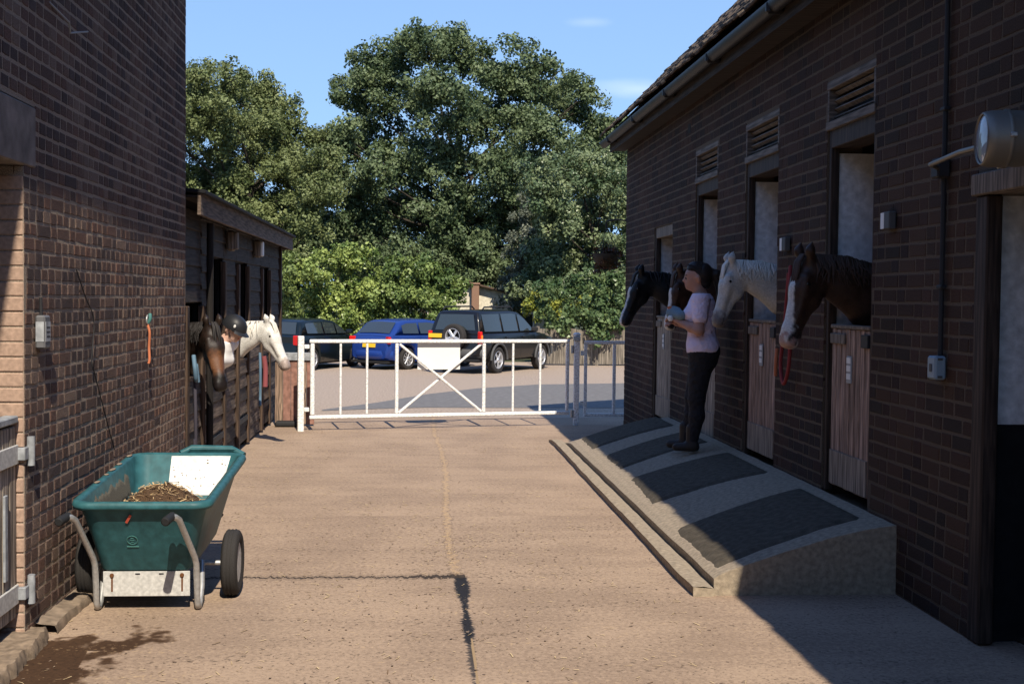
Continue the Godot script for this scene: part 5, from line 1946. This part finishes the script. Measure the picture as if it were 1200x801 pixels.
# ---------------------------------------------------------------- horses looking over their doors
# local frame: +x the way the horse faces, the poll stands at (0, h, 0)
func horse(label: String, at: Vector3, yaw_deg: float, h: float, ang_deg: float, s: float, C: Dictionary) -> Node3D:
	var o := thing("horse", label, "horse", at, "horses looking over stable doors")
	o.rotation.y = deg_to_rad(yaw_deg)
	var a := deg_to_rad(ang_deg)
	var u := Vector3(cos(a), -sin(a), 0)
	var w := Vector3(sin(a), cos(a), 0)
	var P := Vector3(0, h, 0)
	var q := func(t: float, f: float, z := 0.0) -> Vector3: return P + (u * t + w * f) * s + Vector3(0, 0, z * s)
	var bones := [
		[q.call(.03, -.02), q.call(.20, .0), .088 * s, .092 * s, .92], [q.call(.20, .012), q.call(.49, .004), .074 * s, .050 * s, .92],
		[q.call(.49, -.004), q.call(.565, -.012), .054 * s, .053 * s, 1.05], [q.call(.10, -.085), q.call(.235, -.085), .085 * s, .072 * s, .78],
		[q.call(.24, -.085), q.call(.48, -.05), .05 * s, .034 * s, .85], [q.call(.53, -.05), q.call(.565, -.052), .034 * s, .028 * s, 1.2]]
	for z in [-1.0, 1.0]:
		bones.append([q.call(.55, .012, .034 * z), q.call(.575, .0, .036 * z), .021 * s, .02 * s])
		bones.append([q.call(.13, .05, .066 * z), q.call(.2, .038, .068 * z), .028 * s, .024 * s])
		bones.append([q.call(.25, .02, .055 * z), q.call(.40, .006, .044 * z), .026 * s, .016 * s])
		bones.append([q.call(-.0, .045, .052 * z), q.call(-.06, .08, .070 * z), .026 * s, .029 * s, .8])
		bones.append([q.call(-.06, .08, .070 * z), q.call(-.128, .085, .066 * z), .026 * s, .004 * s, .7])
	var n0 := P + Vector3(-.03, -.06, 0) * s
	var n1 := P + Vector3(-.26, -.135, 0) * s
	var n2 := P + Vector3(-.52, -.28, 0) * s
	var n3 := P + Vector3(-.80, -.45, 0) * s
	bones.append_array([[n0, n1, .108 * s, .155 * s, .62], [n1, n2, .155 * s, .205 * s, .62], [n2, n3, .20 * s, .27 * s, .7]])
	var base: Color = C.base
	var dark: Color = C.get("dark", base * 0.45)
	var f := noise(9.0, 3, int(h * 100) + int(yaw_deg))
	var paint := func(p: Vector3, g: Vector3) -> Color:
		var d := (p - P) / s
		var t := d.dot(u)
		var fr := d.dot(w)
		var k := f.get_noise_3dv(p * 2.0)
		var c: Color = base.lerp(dark, clampf(0.35 + k * 0.7, 0, 1))
		if C.has("patch"):   # lighter face of a bay
			var e := clampf(1.0 - absf(t - .36) / .17, 0, 1) * clampf(fr / .03 + .8, 0, 1)
			c = c.lerp(C.patch, smoothstep(.1, .8, e + k * .4))
		if t > .43 and d.x > -.2:
			c = c.lerp(C.muzzle, smoothstep(.43, .53, t + k * .05))
		if C.has("blaze"):
			var wd: float = pl(C.blaze, t) + k * .01
			if wd > 0.0 and fr > -.015 - maxf(0.0, t - .45) * .4 and t > -.02:
				c = c.lerp(Color(.70, .67, .63), smoothstep(wd + .006, wd - .006, absf(d.z)))
		if C.has("snip") and t > .5:
			c = c.lerp(C.snip, smoothstep(.52, .56, t + k * .1) * (1.0 if fr > -.03 else .6))
		# nostrils and mouth line
		if Vector2(t - .565, fr - .003).length() < .017 and absf(d.z) > .028 and absf(d.z) < .06:
			c = Color(.012, .01, .01)
		if t > .47 and t < .6 and absf(fr + .04) < .005:
			c *= .35
		return c
	var mb := MB.new()
	nets(mb, bones, .0125 * s, .045 * s, paint)
	put("body", mb, "coat", o)
	for z in [-1.0, 1.0]:
		mb = MB.new()
		mb.ball(q.call(.165, .030, .088 * z), Vector3(.019, .019, .013) * s, 8, Basis(Vector3(0, 0, 1), -a))
		put("eye", mb, "eye", o)
	# mane along the crest and forelock between the ears
	var r := RandomNumberGenerator.new()
	r.seed = int(h * 1000) + int(absf(yaw_deg))
	mb = MB.new()
	for i in 110:
		var t := i / 109.0
		var p: Vector3 = (P + Vector3(-.01, .045, 0) * s).lerp(P + Vector3(-.25, .036, 0) * s, t / .45) if t < .45 else (P + Vector3(-.25, .036, 0) * s).lerp(P + Vector3(-.6, -.045, 0) * s, (t - .45) / .55)
		var sd: float = C.get("mane_side", 1.0) if r.randf() < .85 else -C.get("mane_side", 1.0)
		var l := r.randf_range(.10, .2) * s
		mb.tube([p, p + Vector3(r.randf_range(-.02, .02), .012, sd * .04) * s, p + Vector3(r.randf_range(-.03, .03), -l * .5 / s, sd * .095) * s, p + Vector3(r.randf_range(-.05, .05), -l / s, sd * .112) * s], [.010 * s, .011 * s, .008 * s, .002 * s], 5)
	put("mane", mb, C.mane, o)
	mb = MB.new()
	for i in 11:
		var z := r.randf_range(-.035, .035)
		var l := r.randf_range(.10, .19)
		mb.tube([q.call(-.03, .085, z * .7), q.call(.03, .105, z), q.call(.03 + l * .6, .095, z * 1.3), q.call(.03 + l, .085, z * 1.4)], [.012 * s, .014 * s, .009 * s, .002 * s], 5)
	put("forelock", mb, C.mane, o)
	if C.has("halter"):
		mb = MB.new()
		var loops := [[.40, -.075, .075, .066], [.05, -.165, .10, .085]]
		for e in loops:
			var pts := []
			for i in 21:
				var b := TAU * i / 20.0
				pts.append(q.call(e[0], lerpf(e[1], e[2] * .95, .5 + .5 * cos(b)), sin(b) * e[3]))
			mb.tube(pts, [.008 * s], 6, 0, 1.6)
		for z in [-1.0, 1.0]:
			mb.tube([q.call(.40, -.01, .067 * z), q.call(.2, -.06, .082 * z), q.call(.05, -.03, .088 * z)], [.008 * s], 6)
		put("halter", mb, C.halter, o)
	return o


func horses() -> void:
	var white := Color(.62, .60, .56)
	horse("black horse with a broad white blaze looking out of the furthest right hand door", Vector3(2.47, 0, -13.62), 186.0, 1.88, 66.0, 0.95,
		{"base": Color(.012, .012, .014), "muzzle": Color(.02, .019, .02), "mane": "mane_black", "blaze": [[0.0, 0.0], [.06, .04], [.2, .045], [.35, .03], [.5, .035], [.6, .04]]})
	horse("brown horse with white face half hidden in front of the standing woman", Vector3(2.50, 0, -11.72), 186.0, 1.86, 74.0, 0.86,
		{"base": Color(.07, .035, .022), "muzzle": Color(.03, .022, .02), "mane": "mane_brown", "blaze": [[0.0, 0.0], [.1, .03], [.25, .045], [.45, .055], [.6, .05]]})
	horse("pale grey horse hanging its head over the second nearest right hand door", Vector3(2.46, 0, -9.62), 184.0, 1.895, 72.0, 0.80,
		{"base": white, "dark": Color(.50, .48, .45), "muzzle": Color(.20, .17, .16), "mane": "mane_white", "mane_side": -1.0})
	horse("dark bay horse with white blaze and pink nose over the nearest right hand door", Vector3(2.47, 0, -7.76), 196.0, 1.87, 71.0, 0.91,
		{"base": Color(.068, .036, .023), "muzzle": Color(.03, .02, .018), "mane": "mane_brown", "mane_side": -1.0, "snip": Color(.42, .27, .23), "blaze": [[0.0, 0.0], [.14, .0], [.15, .03], [.25, .036], [.38, .046], [.5, .058], [.6, .055]]})
	horse("dark bay pony with tan face at the nearest timber stable door", Vector3(-1.66, 0, -10.34), -52.0, 1.36, 68.0, 0.86,
		{"base": Color(.032, .02, .015), "muzzle": Color(.012, .011, .011), "mane": "mane_black", "patch": Color(.17, .075, .036)})
	horse("white pony looking out of the timber stable towards the gate", Vector3(-1.59, 0, -13.62), -24.0, 1.31, 60.0, 0.86,
		{"base": Color(.84, .82, .77), "dark": Color(.74, .71, .65), "muzzle": Color(.42, .34, .30), "mane": "mane_white", "mane_side": -1.0})


# ---------------------------------------------------------------- people
# local frame: faces +x, up y, right hand on +z; figure 1.66 m tall
func hand(mb: MB, wrist: Vector3, dir: Vector3, up: Vector3, thumb: float, curl: float, paint: Callable) -> void:
	var d := dir.normalized()
	var sd := d.cross(up).normalized()
	var n := sd.cross(d).normalized()
	var b := [[wrist - d * .01, wrist + d * .02, .024, .026], [wrist + d * .03 - sd * .018, wrist + d * .075 - sd * .026, .015, .012], [wrist + d * .03 + sd * .018, wrist + d * .075 + sd * .026, .015, .012], [wrist + d * .03, wrist + d * .08, .016, .012]]
	var lens := [.062, .072, .068, .052]
	for i in 4:
		var k := wrist + d * (.084 - absf(i - 1.4) * .004) + sd * (-.030 + .02 * i) * thumb * -1.0
		var l: float = lens[i]
		var c1 := curl * (0.8 + .1 * i)
		var d1 := (d * cos(c1) - n * sin(c1))
		var d2 := (d * cos(c1 * 2.0) - n * sin(c1 * 2.0))
		var d3 := (d * cos(c1 * 2.8) - n * sin(c1 * 2.8))
		var p1 := k + d1 * l * .48
		var p2 := p1 + d2 * l * .30
		b.append_array([[k - d * .012, p1, .0098, .0088], [p1, p2, .0088, .008], [p2, p2 + d3 * l * .24, .008, .0066]])
	var t0 := wrist + d * .025 + sd * .03 * thumb
	var t1 := t0 + (d * .7 + sd * .7 * thumb - n * .3).normalized() * .038
	b.append_array([[wrist + d * .02 + sd * .012 * thumb, t0, .016, .013], [t0, t1, .012, .010], [t1, t1 + (d * .9 + sd * .25 * thumb - n * .4).normalized() * .03, .010, .0078]])
	nets(mb, b, .0036, .008, paint)


func figure(o: Node3D, lean: float, P: Dictionary) -> void:
	var skin: Color = P.skin
	var paint := func(p: Vector3, g: Vector3) -> Color:
		var c := skin
		if p.y > 1.42:
			var ez := absf(absf(p.z) - .034)
			if Vector2(p.y - 1.552, ez).length() < .0125 and p.x > .08: c = Color(.02, .016, .014)
			elif absf(p.y - 1.578) < .006 and ez < .02 and p.x > .08: c = Color(.05, .03, .022)
			elif absf(p.y - 1.497) < .010 and absf(p.z) < .026 and p.x > .10: c = Color(.36, .12, .10)
		return c
	var head := [[Vector3(.02, 1.585, 0), Vector3(.045, 1.58, 0), .092, .088, .86], [Vector3(.06, 1.54, 0), Vector3(.075, 1.50, 0), .062, .052, .92], [Vector3(.095, 1.468, 0), Vector3(.10, 1.468, 0), .028, .024], [Vector3(.122, 1.556, 0), Vector3(.142, 1.530, 0), .011, .0145],
		[Vector3(.098, 1.582, -.03), Vector3(.098, 1.582, .03), .024, .024], [Vector3(.108, 1.497, -.012), Vector3(.108, 1.497, .012), .018, .018], [Vector3(.085, 1.525, -.035), Vector3(.085, 1.525, .035), .024, .024]]
	for z in [-1.0, 1.0]:
		head.append([Vector3(.018, 1.555, .082 * z), Vector3(.01, 1.525, .080 * z), .018, .012])
	var neck := [[Vector3(-.005, 1.36, 0), Vector3(.03, 1.50, 0), .055, .052]]
	var torso := [[Vector3(-.03, .92, -.08), Vector3(-.03, .92, .08), .125, .125], [Vector3(-.015, .98, 0), Vector3(-.015, 1.12, 0), .115, .102, 1.25], [Vector3(-.015, 1.15, 0), Vector3(-.01, 1.30, 0), .105, .105, 1.42], [Vector3(-.01, 1.362, -.13), Vector3(-.01, 1.362, .13), .058, .058],
		[Vector3(.065, 1.225, -.07), Vector3(.065, 1.225, .07), .068, .068]]
	var legs := []
	for z in [-1.0, 1.0]:
		var kn := Vector3(.035 + .02 * z, .475, .085 * z)
		var an := Vector3(.085 + .035 * z, .085, .085 * z)
		legs.append_array([[Vector3(-.025, .87, .085 * z), kn, .105, .062], [kn, kn.lerp(an, .4) + Vector3(-.018, 0, 0), .06, .056], [kn.lerp(an, .4) + Vector3(-.018, 0, 0), an, .056, .04], [Vector3(-.06, .89, .065 * z), Vector3(-.05, .82, .07 * z), .10, .095]])
	var arms := []
	for z in [-1.0, 1.0]:
		var e: Vector3 = P.elbow * Vector3(1, 1, z)
		var wr: Vector3 = (P.wrist_r if z > 0 else P.wrist_l)
		arms.append_array([[Vector3(-.01, 1.36, .165 * z), e, .052, .040], [e, e.lerp(wr, .35), .041, .040], [e.lerp(wr, .35), wr, .040, .026]])
	var mb := MB.new()
	nets(mb, head + neck + torso + legs + arms, .0115, .03, paint)
	# a finer head, over the coarse one
	var hb := MB.new()
	nets(hb, head + [[Vector3(-.005, 1.40, 0), Vector3(.03, 1.50, 0), .0555, .0525]], .0045, .018, paint)
	for e in [[P.wrist_l, P.elbow * Vector3(1, 1, -1), 1.0], [P.wrist_r, P.elbow, -1.0]]:
		hand(hb, e[0], (e[0] as Vector3) - e[1], Vector3.UP, e[2], .5, paint)
	var base := mb.v.size()
	mb.v.append_array(hb.v); mb.n.append_array(hb.n); mb.c.append_array(hb.c)
	for i in hb.ix: mb.ix.append(base + i)
	put("body", mb, "skin", o)
	# shirt
	mb = MB.new()
	var sh := []
	for b in torso + [[Vector3(-.01, 1.36, 0), Vector3(-.005, 1.385, 0), .075, .06]]:
		sh.append([b[0], b[1], b[2] + .014, b[3] + .014] + (b.slice(4) if b.size() > 4 else []))
	for i in [0, 3]:
		var b: Array = arms[i]
		sh.append([b[0], (b[0] as Vector3).lerp(b[1], .58), b[2] + .020, b[3] + .026])
	nets(mb, sh, .0115, .035, null, func(p: Vector3) -> float: return maxf(.90 + .02 * sin(p.z * 14.0) - p.y, p.y - 1.415))
	put("shirt", mb, P.shirt, o)
	mb = MB.new()
	var tr := []
	for b in legs + [torso[0]]:
		tr.append([b[0], b[1], b[2] + .010, b[3] + .010])
	nets(mb, tr, .0125, .03, null, func(p: Vector3) -> float: return maxf(p.y - 1.03, .07 - p.y))
	put("trousers", mb, "trousers", o)
	mb = MB.new()
	for z in [-1.0, 1.0]:
		var an := Vector3(.085 + .035 * z, .05, .085 * z)
		nets(mb, [[an + Vector3(0, .16, 0), an, .05, .05], [an + Vector3(-.02, -.005, 0), an + Vector3(.13, -.012, .015 * z), .045, .036]], .01, .03, null, func(p: Vector3) -> float: return .004 - p.y)
	put("boots", mb, "boot", o)
	if P.get("hair", false):
		mb = MB.new()
		nets(mb, [[Vector3(-.005, 1.602, 0), Vector3(.045, 1.628, 0), .096, .076, .95], [Vector3(-.03, 1.56, 0), Vector3(-.035, 1.51, 0), .078, .055], [Vector3(-.10, 1.60, 0), Vector3(-.135, 1.59, 0), .035, .04], [Vector3(-.13, 1.58, 0), Vector3(-.15, 1.42, 0), .036, .014]], .006, .03)
		var rr := RandomNumberGenerator.new()
		rr.seed = 31
		for i in 70:
			var b := rr.randf_range(-1.5, 1.5)
			var f := rr.randf_range(-.2, 1.0)
			var p0 := Vector3(.045 + .072 * f, 1.628 + .075 * cos(b) * (1.0 - .45 * maxf(f, 0)), sin(b) * .078)
			mb.tube([p0, Vector3(-.01, 1.602 + .097 * cos(b * 1.1), sin(b) * .092), Vector3(-.075, 1.595 + .05 * cos(b), sin(b) * .06), Vector3(-.115, 1.592, sin(b) * .02)], [.002, .004, .004, .003], 4)
		for i in 16:
			var z := rr.randf_range(-.03, .03)
			mb.tube([Vector3(-.125, 1.59, z * .6), Vector3(-.15 + rr.randf_range(-.015, .01), 1.52, z), Vector3(-.155 + rr.randf_range(-.02, .03), 1.38 + rr.randf_range(-.03, .05), z * 1.3)], [.007, .008, .002], 5)
		put("hair", mb, "hair", o)


func people() -> void:
	var o := thing("person", "woman in a pale pink T-shirt and black trousers, arms folded, standing on the ramp", "person", Vector3(2.42, ramp_y(2.42) + .004, -10.62))
	o.rotation.y = 2.86
	o.scale = Vector3(0.99, 0.95, 1.0)
	figure(o, 0.0, {"skin": Color(.40, .215, .155), "elbow": Vector3(-.005, 1.085, .225), "wrist_l": Vector3(.185, 1.165, -.075), "wrist_r": Vector3(.19, 1.14, .04), "shirt": "shirt_pink", "hair": true})
	# what she holds
	var q := thing("cloth_bundle", "small grey blue cloth bundle held in the woman's folded arms", "bundle", o.position + o.basis * Vector3(-.045, -.0, 0))
	q.rotation.y = o.rotation.y
	q.scale = o.scale
	var mb := MB.new()
	nets(mb, [[Vector3(.20, 1.215, -.10), Vector3(.29, 1.235, .0), .045, .05], [Vector3(.27, 1.20, .03), Vector3(.30, 1.17, .05), .04, .035], [Vector3(.24, 1.26, -.04), Vector3(.27, 1.27, -.02), .03, .03]], .008, .03)
	put("cloth", mb, "cloth_teal", q)
	mb = MB.new()
	mb.ball(Vector3(.30, 1.285, -.01), Vector3(.03, .016, .035), 6)
	put("orange_tag", mb, "rope_orange", q)
	mb = MB.new()
	mb.ball(Vector3(.295, 1.19, -.075), Vector3(.025, .03, .02), 6)
	put("white_tag", mb, "label_white", q)
	# child in a riding helmet leaning out beside the bay pony
	var c := thing("person", "child in a black riding helmet and white top leaning out beside the bay pony", "person", Vector3(-2.36, 0.05, -12.24))
	c.basis = Basis.from_euler(Vector3(0, -0.42, 0)) * Basis.from_euler(Vector3(0, 0, -0.5)) * Basis.from_scale(Vector3.ONE * .94)
	figure(c, 0.3, {"skin": Color(.56, .36, .28), "elbow": Vector3(-.16, 1.12, .20), "wrist_l": Vector3(-.26, .92, -.16), "wrist_r": Vector3(-.26, .92, .16), "shirt": "shirt_white"})
	var h := thing("riding_helmet", "matt black riding helmet with small white badge on the child's head", "helmet", c.position)
	h.basis = c.basis
	mb = MB.new()
	var rows := []
	for i in 12:
		var a := PI * .5 * i / 11.0 * 1.08
		var row := PackedVector3Array()
		for j in 28:
			var b := TAU * j / 28.0
			row.append(Vector3(.03 + cos(b) * sin(a) * .135, 1.575 + cos(a) * .125, sin(b) * sin(a) * .108))
		rows.append(row)
	mb.grid(rows, true, Vector3.ZERO, 1)
	put("shell", mb, "helmet", h)
	mb = MB.new()
	rows = []
	for i in 5:
		var row := PackedVector3Array()
		for j in 11:
			var b := deg_to_rad(-58.0 + 116.0 * j / 10.0)
			var e := 1.0 + i * .09 * cos(b)
			row.append(Vector3(.03 + cos(b) * .134 * e, 1.578 - i * .006, sin(b) * .107 * e))
		rows.append(row)
	mb.grid(rows, false, Vector3.UP)
	put("peak", mb, "helmet", h)
	mb = MB.new()
	mb.ball(Vector3(.085, 1.615, -.10), Vector3(.014, .018, .006), 6)
	mb.ball(Vector3(.085, 1.615, .10), Vector3(.014, .018, .006), 6)
	put("badge", mb, "label_white", h)
	mb = MB.new()
	for z in [-1.0, 1.0]:
		mb.tube([Vector3(.03, 1.575, .098 * z), Vector3(.05, 1.50, .07 * z), Vector3(.08, 1.445, .02 * z)], [.005], 5)
	put("chin_strap", mb, "cable", h)


# ---------------------------------------------------------------- small things
func rope(called: String, label: String, category: String, pts: Array, rad: float, material: String, at: Vector3) -> Node3D:
	var o := thing(called, label, category, at)
	var c := Curve3D.new()
	for i in pts.size():
		var p: Vector3 = pts[i]
		var t: Vector3 = ((pts[mini(i + 1, pts.size() - 1)] as Vector3) - (pts[maxi(i - 1, 0)] as Vector3)) / 6.0
		c.add_point(p, -t, t)
	c.bake_interval = 0.02
	var path := []
	for p in c.get_baked_points():
		path.append(p)
	var mb := MB.new()
	mb.tube(path, [rad], 7)
	put("rope", mb, material, o)
	return o


func small_things() -> void:
	var r := RandomNumberGenerator.new()
	r.seed = 4
	# left wall: small meter box, twine on a ring, bent wire, cable
	var o := thing("switch_box", "small grey switch box with white label on the left wall by the half door", "switch box", Vector3(LX, 1.45, -6.20))
	var mb := MB.new()
	mb.abox(Vector3(0.004, -.085, -.05), Vector3(0.05, .075, .045), .008)
	put("box", mb, "box_dark", o)
	mb = MB.new()
	mb.abox(Vector3(0.008, -.05, .0455), Vector3(0.046, .045, .0475))
	mb.abox(Vector3(0.0505, -.05, -.04), Vector3(0.0525, .045, .036))
	put("label_plate", mb, "cap_grey", o)
	mb = MB.new()
	for i in 3:
		mb.abox(Vector3(0.0527, -.03 + i * .022, -.03), Vector3(0.0532, -.023 + i * .022, .025))
	put("print_line", mb, "cable", o)
	mb = MB.new()
	mb.tube([Vector3(.02, .07, 0), Vector3(.018, .16, 0)], [.008], 6)
	put("conduit", mb, "cable", o)
	o = rope("twine_loop", "orange and green twine tied to a ring on the left wall", "twine", [Vector3(.02, 0, 0), Vector3(.04, -.06, .01), Vector3(.035, -.16, 0), Vector3(.04, -.24, .01), Vector3(.035, -.27, .015)], .009, "rope_orange", Vector3(LX, 1.44, -8.58))
	mb = MB.new()
	var ring := []
	for i in 13:
		ring.append(Vector3(.025, .02 + cos(TAU * i / 12.0) * .03, sin(TAU * i / 12.0) * .03))
	mb.tube(ring, [.006], 6, 0)
	put("ring", mb, "galv", o)
	mb = MB.new()
	mb.tube([Vector3(.03, .0, .0), Vector3(.045, .03, .01), Vector3(.04, .06, -.005)], [.012], 6)
	put("green_knot", mb, "tub_mark", o)
	o = thing("bent_wire", "thin bent pale wire sticking out high on the left wall", "wire", Vector3(LX, 3.0, -6.41))
	mb = MB.new()
	mb.tube([Vector3(.0, .06, .0), Vector3(.05, .0, -.18), Vector3(.03, -.035, -.27), Vector3(.06, .02, -.5)], [.005], 5)
	put("wire", mb, "box_grey", o)
	rope("black_cable", "thin black cable trailing down the left brick wall", "cable", [Vector3(.014, .28, .35), Vector3(.016, .14, .18), Vector3(.018, .0, .0), Vector3(.016, -.22, .04), Vector3(.018, -.3, -.02), Vector3(.014, -.62, -.34), Vector3(.014, -.78, -.5)], .0032, "cable", Vector3(LX, 1.48, -7.2))
	# right wall: conduit, flood lamp, sockets
	o = thing("conduit_pipe", "black electrical conduit running down the right brick wall to a switch", "conduit", Vector3(RX, 0, -6.24))
	mb = MB.new()
	mb.tube([Vector3(-.022, 3.5, 0), Vector3(-.022, 1.36, 0)], [.014], 8)
	put("pipe", mb, "cable", o)
	for y in [1.7, 2.6, 3.2]:
		mb = MB.new()
		mb.abox(Vector3(-.04, y, -.03), Vector3(-.008, y + .02, .03), .004)
		put("saddle", mb, "cable", o)
	mb = MB.new()
	mb.abox(Vector3(-.075, 2.26, -.045), Vector3(-.008, 2.36, .045), .008)
	put("junction_box", mb, "cable", o)
	o = thing("wall_switch", "grey blue weatherproof switch at the foot of the black conduit", "switch", Vector3(RX, 1.30, -6.24))
	mb = MB.new()
	mb.abox(Vector3(-.07, -.06, -.05), Vector3(-.008, .06, .05), .01)
	put("box", mb, "box_blue", o)
	mb = MB.new()
	for y in [-.045, .045]:
		mb.abox(Vector3(-.055, y - .006, .0505), Vector3(-.03, y + .006, .053))
	mb.abox(Vector3(-.074, -.02, -.015), Vector3(-.0705, .02, .015), .002)
	put("rocker", mb, "plastic_grey", o)
	o = thing("flood_lamp", "round unlit metal flood lamp on an arm above the near right doorway", "lamp", Vector3(RX, 2.34, -5.28))
	mb = MB.new()
	mb.tube([Vector3(-.07, -.03, -.93), Vector3(-.16, -.03, -.80), Vector3(-.21, -.02, -.35), Vector3(-.17, -.01, -.06)], [.013], 8)
	put("arm", mb, "lamp_metal", o)
	var ax := Transform3D(Basis(Vector3(0, -1, 0), Vector3(-1, 0, 0), Vector3(0, 0, -1)), Vector3(-.10, 0, 0))
	ax = Transform3D(Basis(Vector3.UP, -0.17), Vector3.ZERO) * ax
	mb = MB.new()
	mb.lathe([Vector2(.01, -.09), Vector2(.09, -.085), Vector2(.112, -.06), Vector2(.122, .0), Vector2(.122, .045), Vector2(.127, .048), Vector2(.127, .062), Vector2(.122, .066), Vector2(.122, .12), Vector2(.115, .15), Vector2(.108, .158), Vector2(.104, .15)], ax, 36, 0)
	put("housing", mb, "lamp_metal", o)
	mb = MB.new()
	mb.lathe([Vector2(.106, .146), Vector2(.08, .157), Vector2(.04, .163), Vector2(.006, .165)], ax, 32, 2)
	put("lamp_glass", mb, "lamp_glass", o)
	mb = MB.new()
	for i in 3:
		var a := TAU * i / 3.0 + .5
		mb.box(ax * T(Vector3(cos(a) * .128, .055, sin(a) * .128)), Vector3(.02, .03, .02), .004)
	put("clip", mb, "galv", o)
	for e in [[Vector3(RX, 2.09, -6.98), "grey socket box with a white plate high between the nearest door and conduit"], [Vector3(RX, 2.04, -8.98), "grey socket box with a white plate between the two nearest right hand doors"], [Vector3(RX, 1.88, -12.7), "small white plate on the brick between the two furthest right hand doors"]]:
		o = thing("socket_box", e[1], "socket box", e[0], "sockets on the right wall")
		mb = MB.new()
		mb.abox(Vector3(-.05, -.05, -.055), Vector3(-.008, .05, .075), .006)
		put("box", mb, "plastic_grey", o)
		mb = MB.new()
		mb.abox(Vector3(-.0525, -.045, -.05), Vector3(-.0505, .045, .0))
		put("plate", mb, "label_white", o)
	# lead ropes
	rope("red_lead_rope", "red lead rope hanging in a loop between the two nearest right hand horses", "lead rope", [Vector3(-.03, .0, 0), Vector3(-.05, -.12, .05), Vector3(-.06, -.40, .12), Vector3(-.06, -.70, .10), Vector3(-.06, -.84, -.02), Vector3(-.055, -.70, -.12), Vector3(-.05, -.45, -.06), Vector3(-.04, -.05, -.01)], .014, "rope_red", Vector3(RX, 1.88, -8.82))
	rope("orange_tie", "short orange and red rope end hanging below the red lead rope", "rope", [Vector3(-.03, .0, 0), Vector3(-.04, -.1, .01), Vector3(-.035, -.2, -.01)], .014, "rope_orange", Vector3(RX, 1.28, -9.12))
	rope("blue_head_collar", "light blue head collar hanging on the timber wall under the bay pony", "head collar", [Vector3(.07, .0, 0), Vector3(.09, -.10, .05), Vector3(.09, -.2, .0), Vector3(.08, -.08, -.06), Vector3(.09, -.22, -.09)], .018, "rope_blue", Vector3(-1.86, 1.14, -10.36))
	rope("dark_lead_rope", "dark lead rope hanging down the timber door under the bay pony", "lead rope", [Vector3(.07, .0, 0), Vector3(.08, -.3, .02), Vector3(.075, -.62, -.02), Vector3(.08, -.72, .04), Vector3(.08, -.5, .06)], .014, "rope_dark", Vector3(-1.86, 0.96, -10.42))
	rope("blue_lead_rope", "blue lead rope hanging beside the white pony's door", "lead rope", [Vector3(.09, .0, 0), Vector3(.1, -.2, .03), Vector3(.095, -.5, .0), Vector3(.1, -.6, .05)], .016, "rope_blue", Vector3(-1.86, 0.98, -14.55))
	o = rope("red_hay_net", "faded red hay net hanging empty past the white pony", "hay net", [Vector3(.08, .0, 0), Vector3(.10, -.15, .0), Vector3(.10, -.36, .02)], .030, "hay_net", Vector3(-1.86, 0.92, -15.0))
	# lights under the eaves of the timber stable
	for i in 2:
		o = thing("bulkhead_light", ["pale unlit bulkhead light on the timber stable, the nearer of two", "pale unlit bulkhead light on the timber stable, nearer the gate"][i], "light", Vector3(-1.86, 2.16, [-12.5, -14.55][i]), "bulkhead lights under the timber eaves")
		mb = MB.new()
		mb.abox(Vector3(0.02, -.10, -.07), Vector3(0.10, .10, .07), .02)
		put("housing", mb, "frame_light", o)
		mb = MB.new()
		mb.box(T(Vector3(.11, 0.0, 0)), Vector3(.035, .17, .11), .015)
		put("lens", mb, "label_white" if i else "frame_light", o)
	o = thing("downpipe", "dark downpipe on the near end of the timber stable", "downpipe", Vector3(-1.86, 0, -11.08))
	mb = MB.new()
	mb.tube([Vector3(.085, 2.25, 0), Vector3(.085, .12, 0), Vector3(.13, .05, 0)], [.03], 10)
	put("pipe", mb, "timber_black", o)
	# hanging basket on the far corner of the right block
	o = thing("hanging_basket", "dark hanging basket of reddish trailing plants on the far right brick corner", "hanging basket", Vector3(2.46, 2.02, -16.3))
	mb = MB.new()
	mb.lathe([Vector2(.02, .0), Vector2(.1, .04), Vector2(.16, .12), Vector2(.18, .2), Vector2(.14, .2)], T(Vector3.ZERO), 18, 3)
	put("basket", mb, "basket", o)
	mb = MB.new()
	mb.tube([Vector3(.23, .62, .2), Vector3(.1, .64, .1), Vector3(0, .62, 0), Vector3(0, .55, 0)], [.012], 6)
	for i in 3:
		var a := TAU * i / 3.0
		mb.tube([Vector3(0, .55, 0), Vector3(cos(a) * .17, .2, sin(a) * .17)], [.004], 4)
	put("bracket", mb, "cable", o)
	var w := []
	var c := []
	for i in 90:
		var d := Vector3(r.randfn(), r.randfn(), r.randfn()).normalized()
		w.append(Transform3D(Basis.from_euler(Vector3(r.randf() * TAU, r.randf() * TAU, 0)) * Basis.from_scale(Vector3.ONE * r.randf_range(.05, .09)), Vector3(0, .2, 0) + d * Vector3(.19, .17, .19) * sqrt(r.randf()) + Vector3(0, -.12 * r.randf(), 0)))
		c.append(lin(.13, .035, .022).lerp(lin(.05, .055, .02), r.randf()))
	tag(many("foliage", clump(16, .35, 77), "leaf", w, c, o), "", "", "", "stuff")
	mb = MB.new()
	mb.abox(Vector3(-1.74, 0.0, -16.06), Vector3(-1.40, .07, -15.8), .02)
	tag(put("rubber_block", mb, "grip"), "black rubber block on the ground below the painted panel", "rubber block")
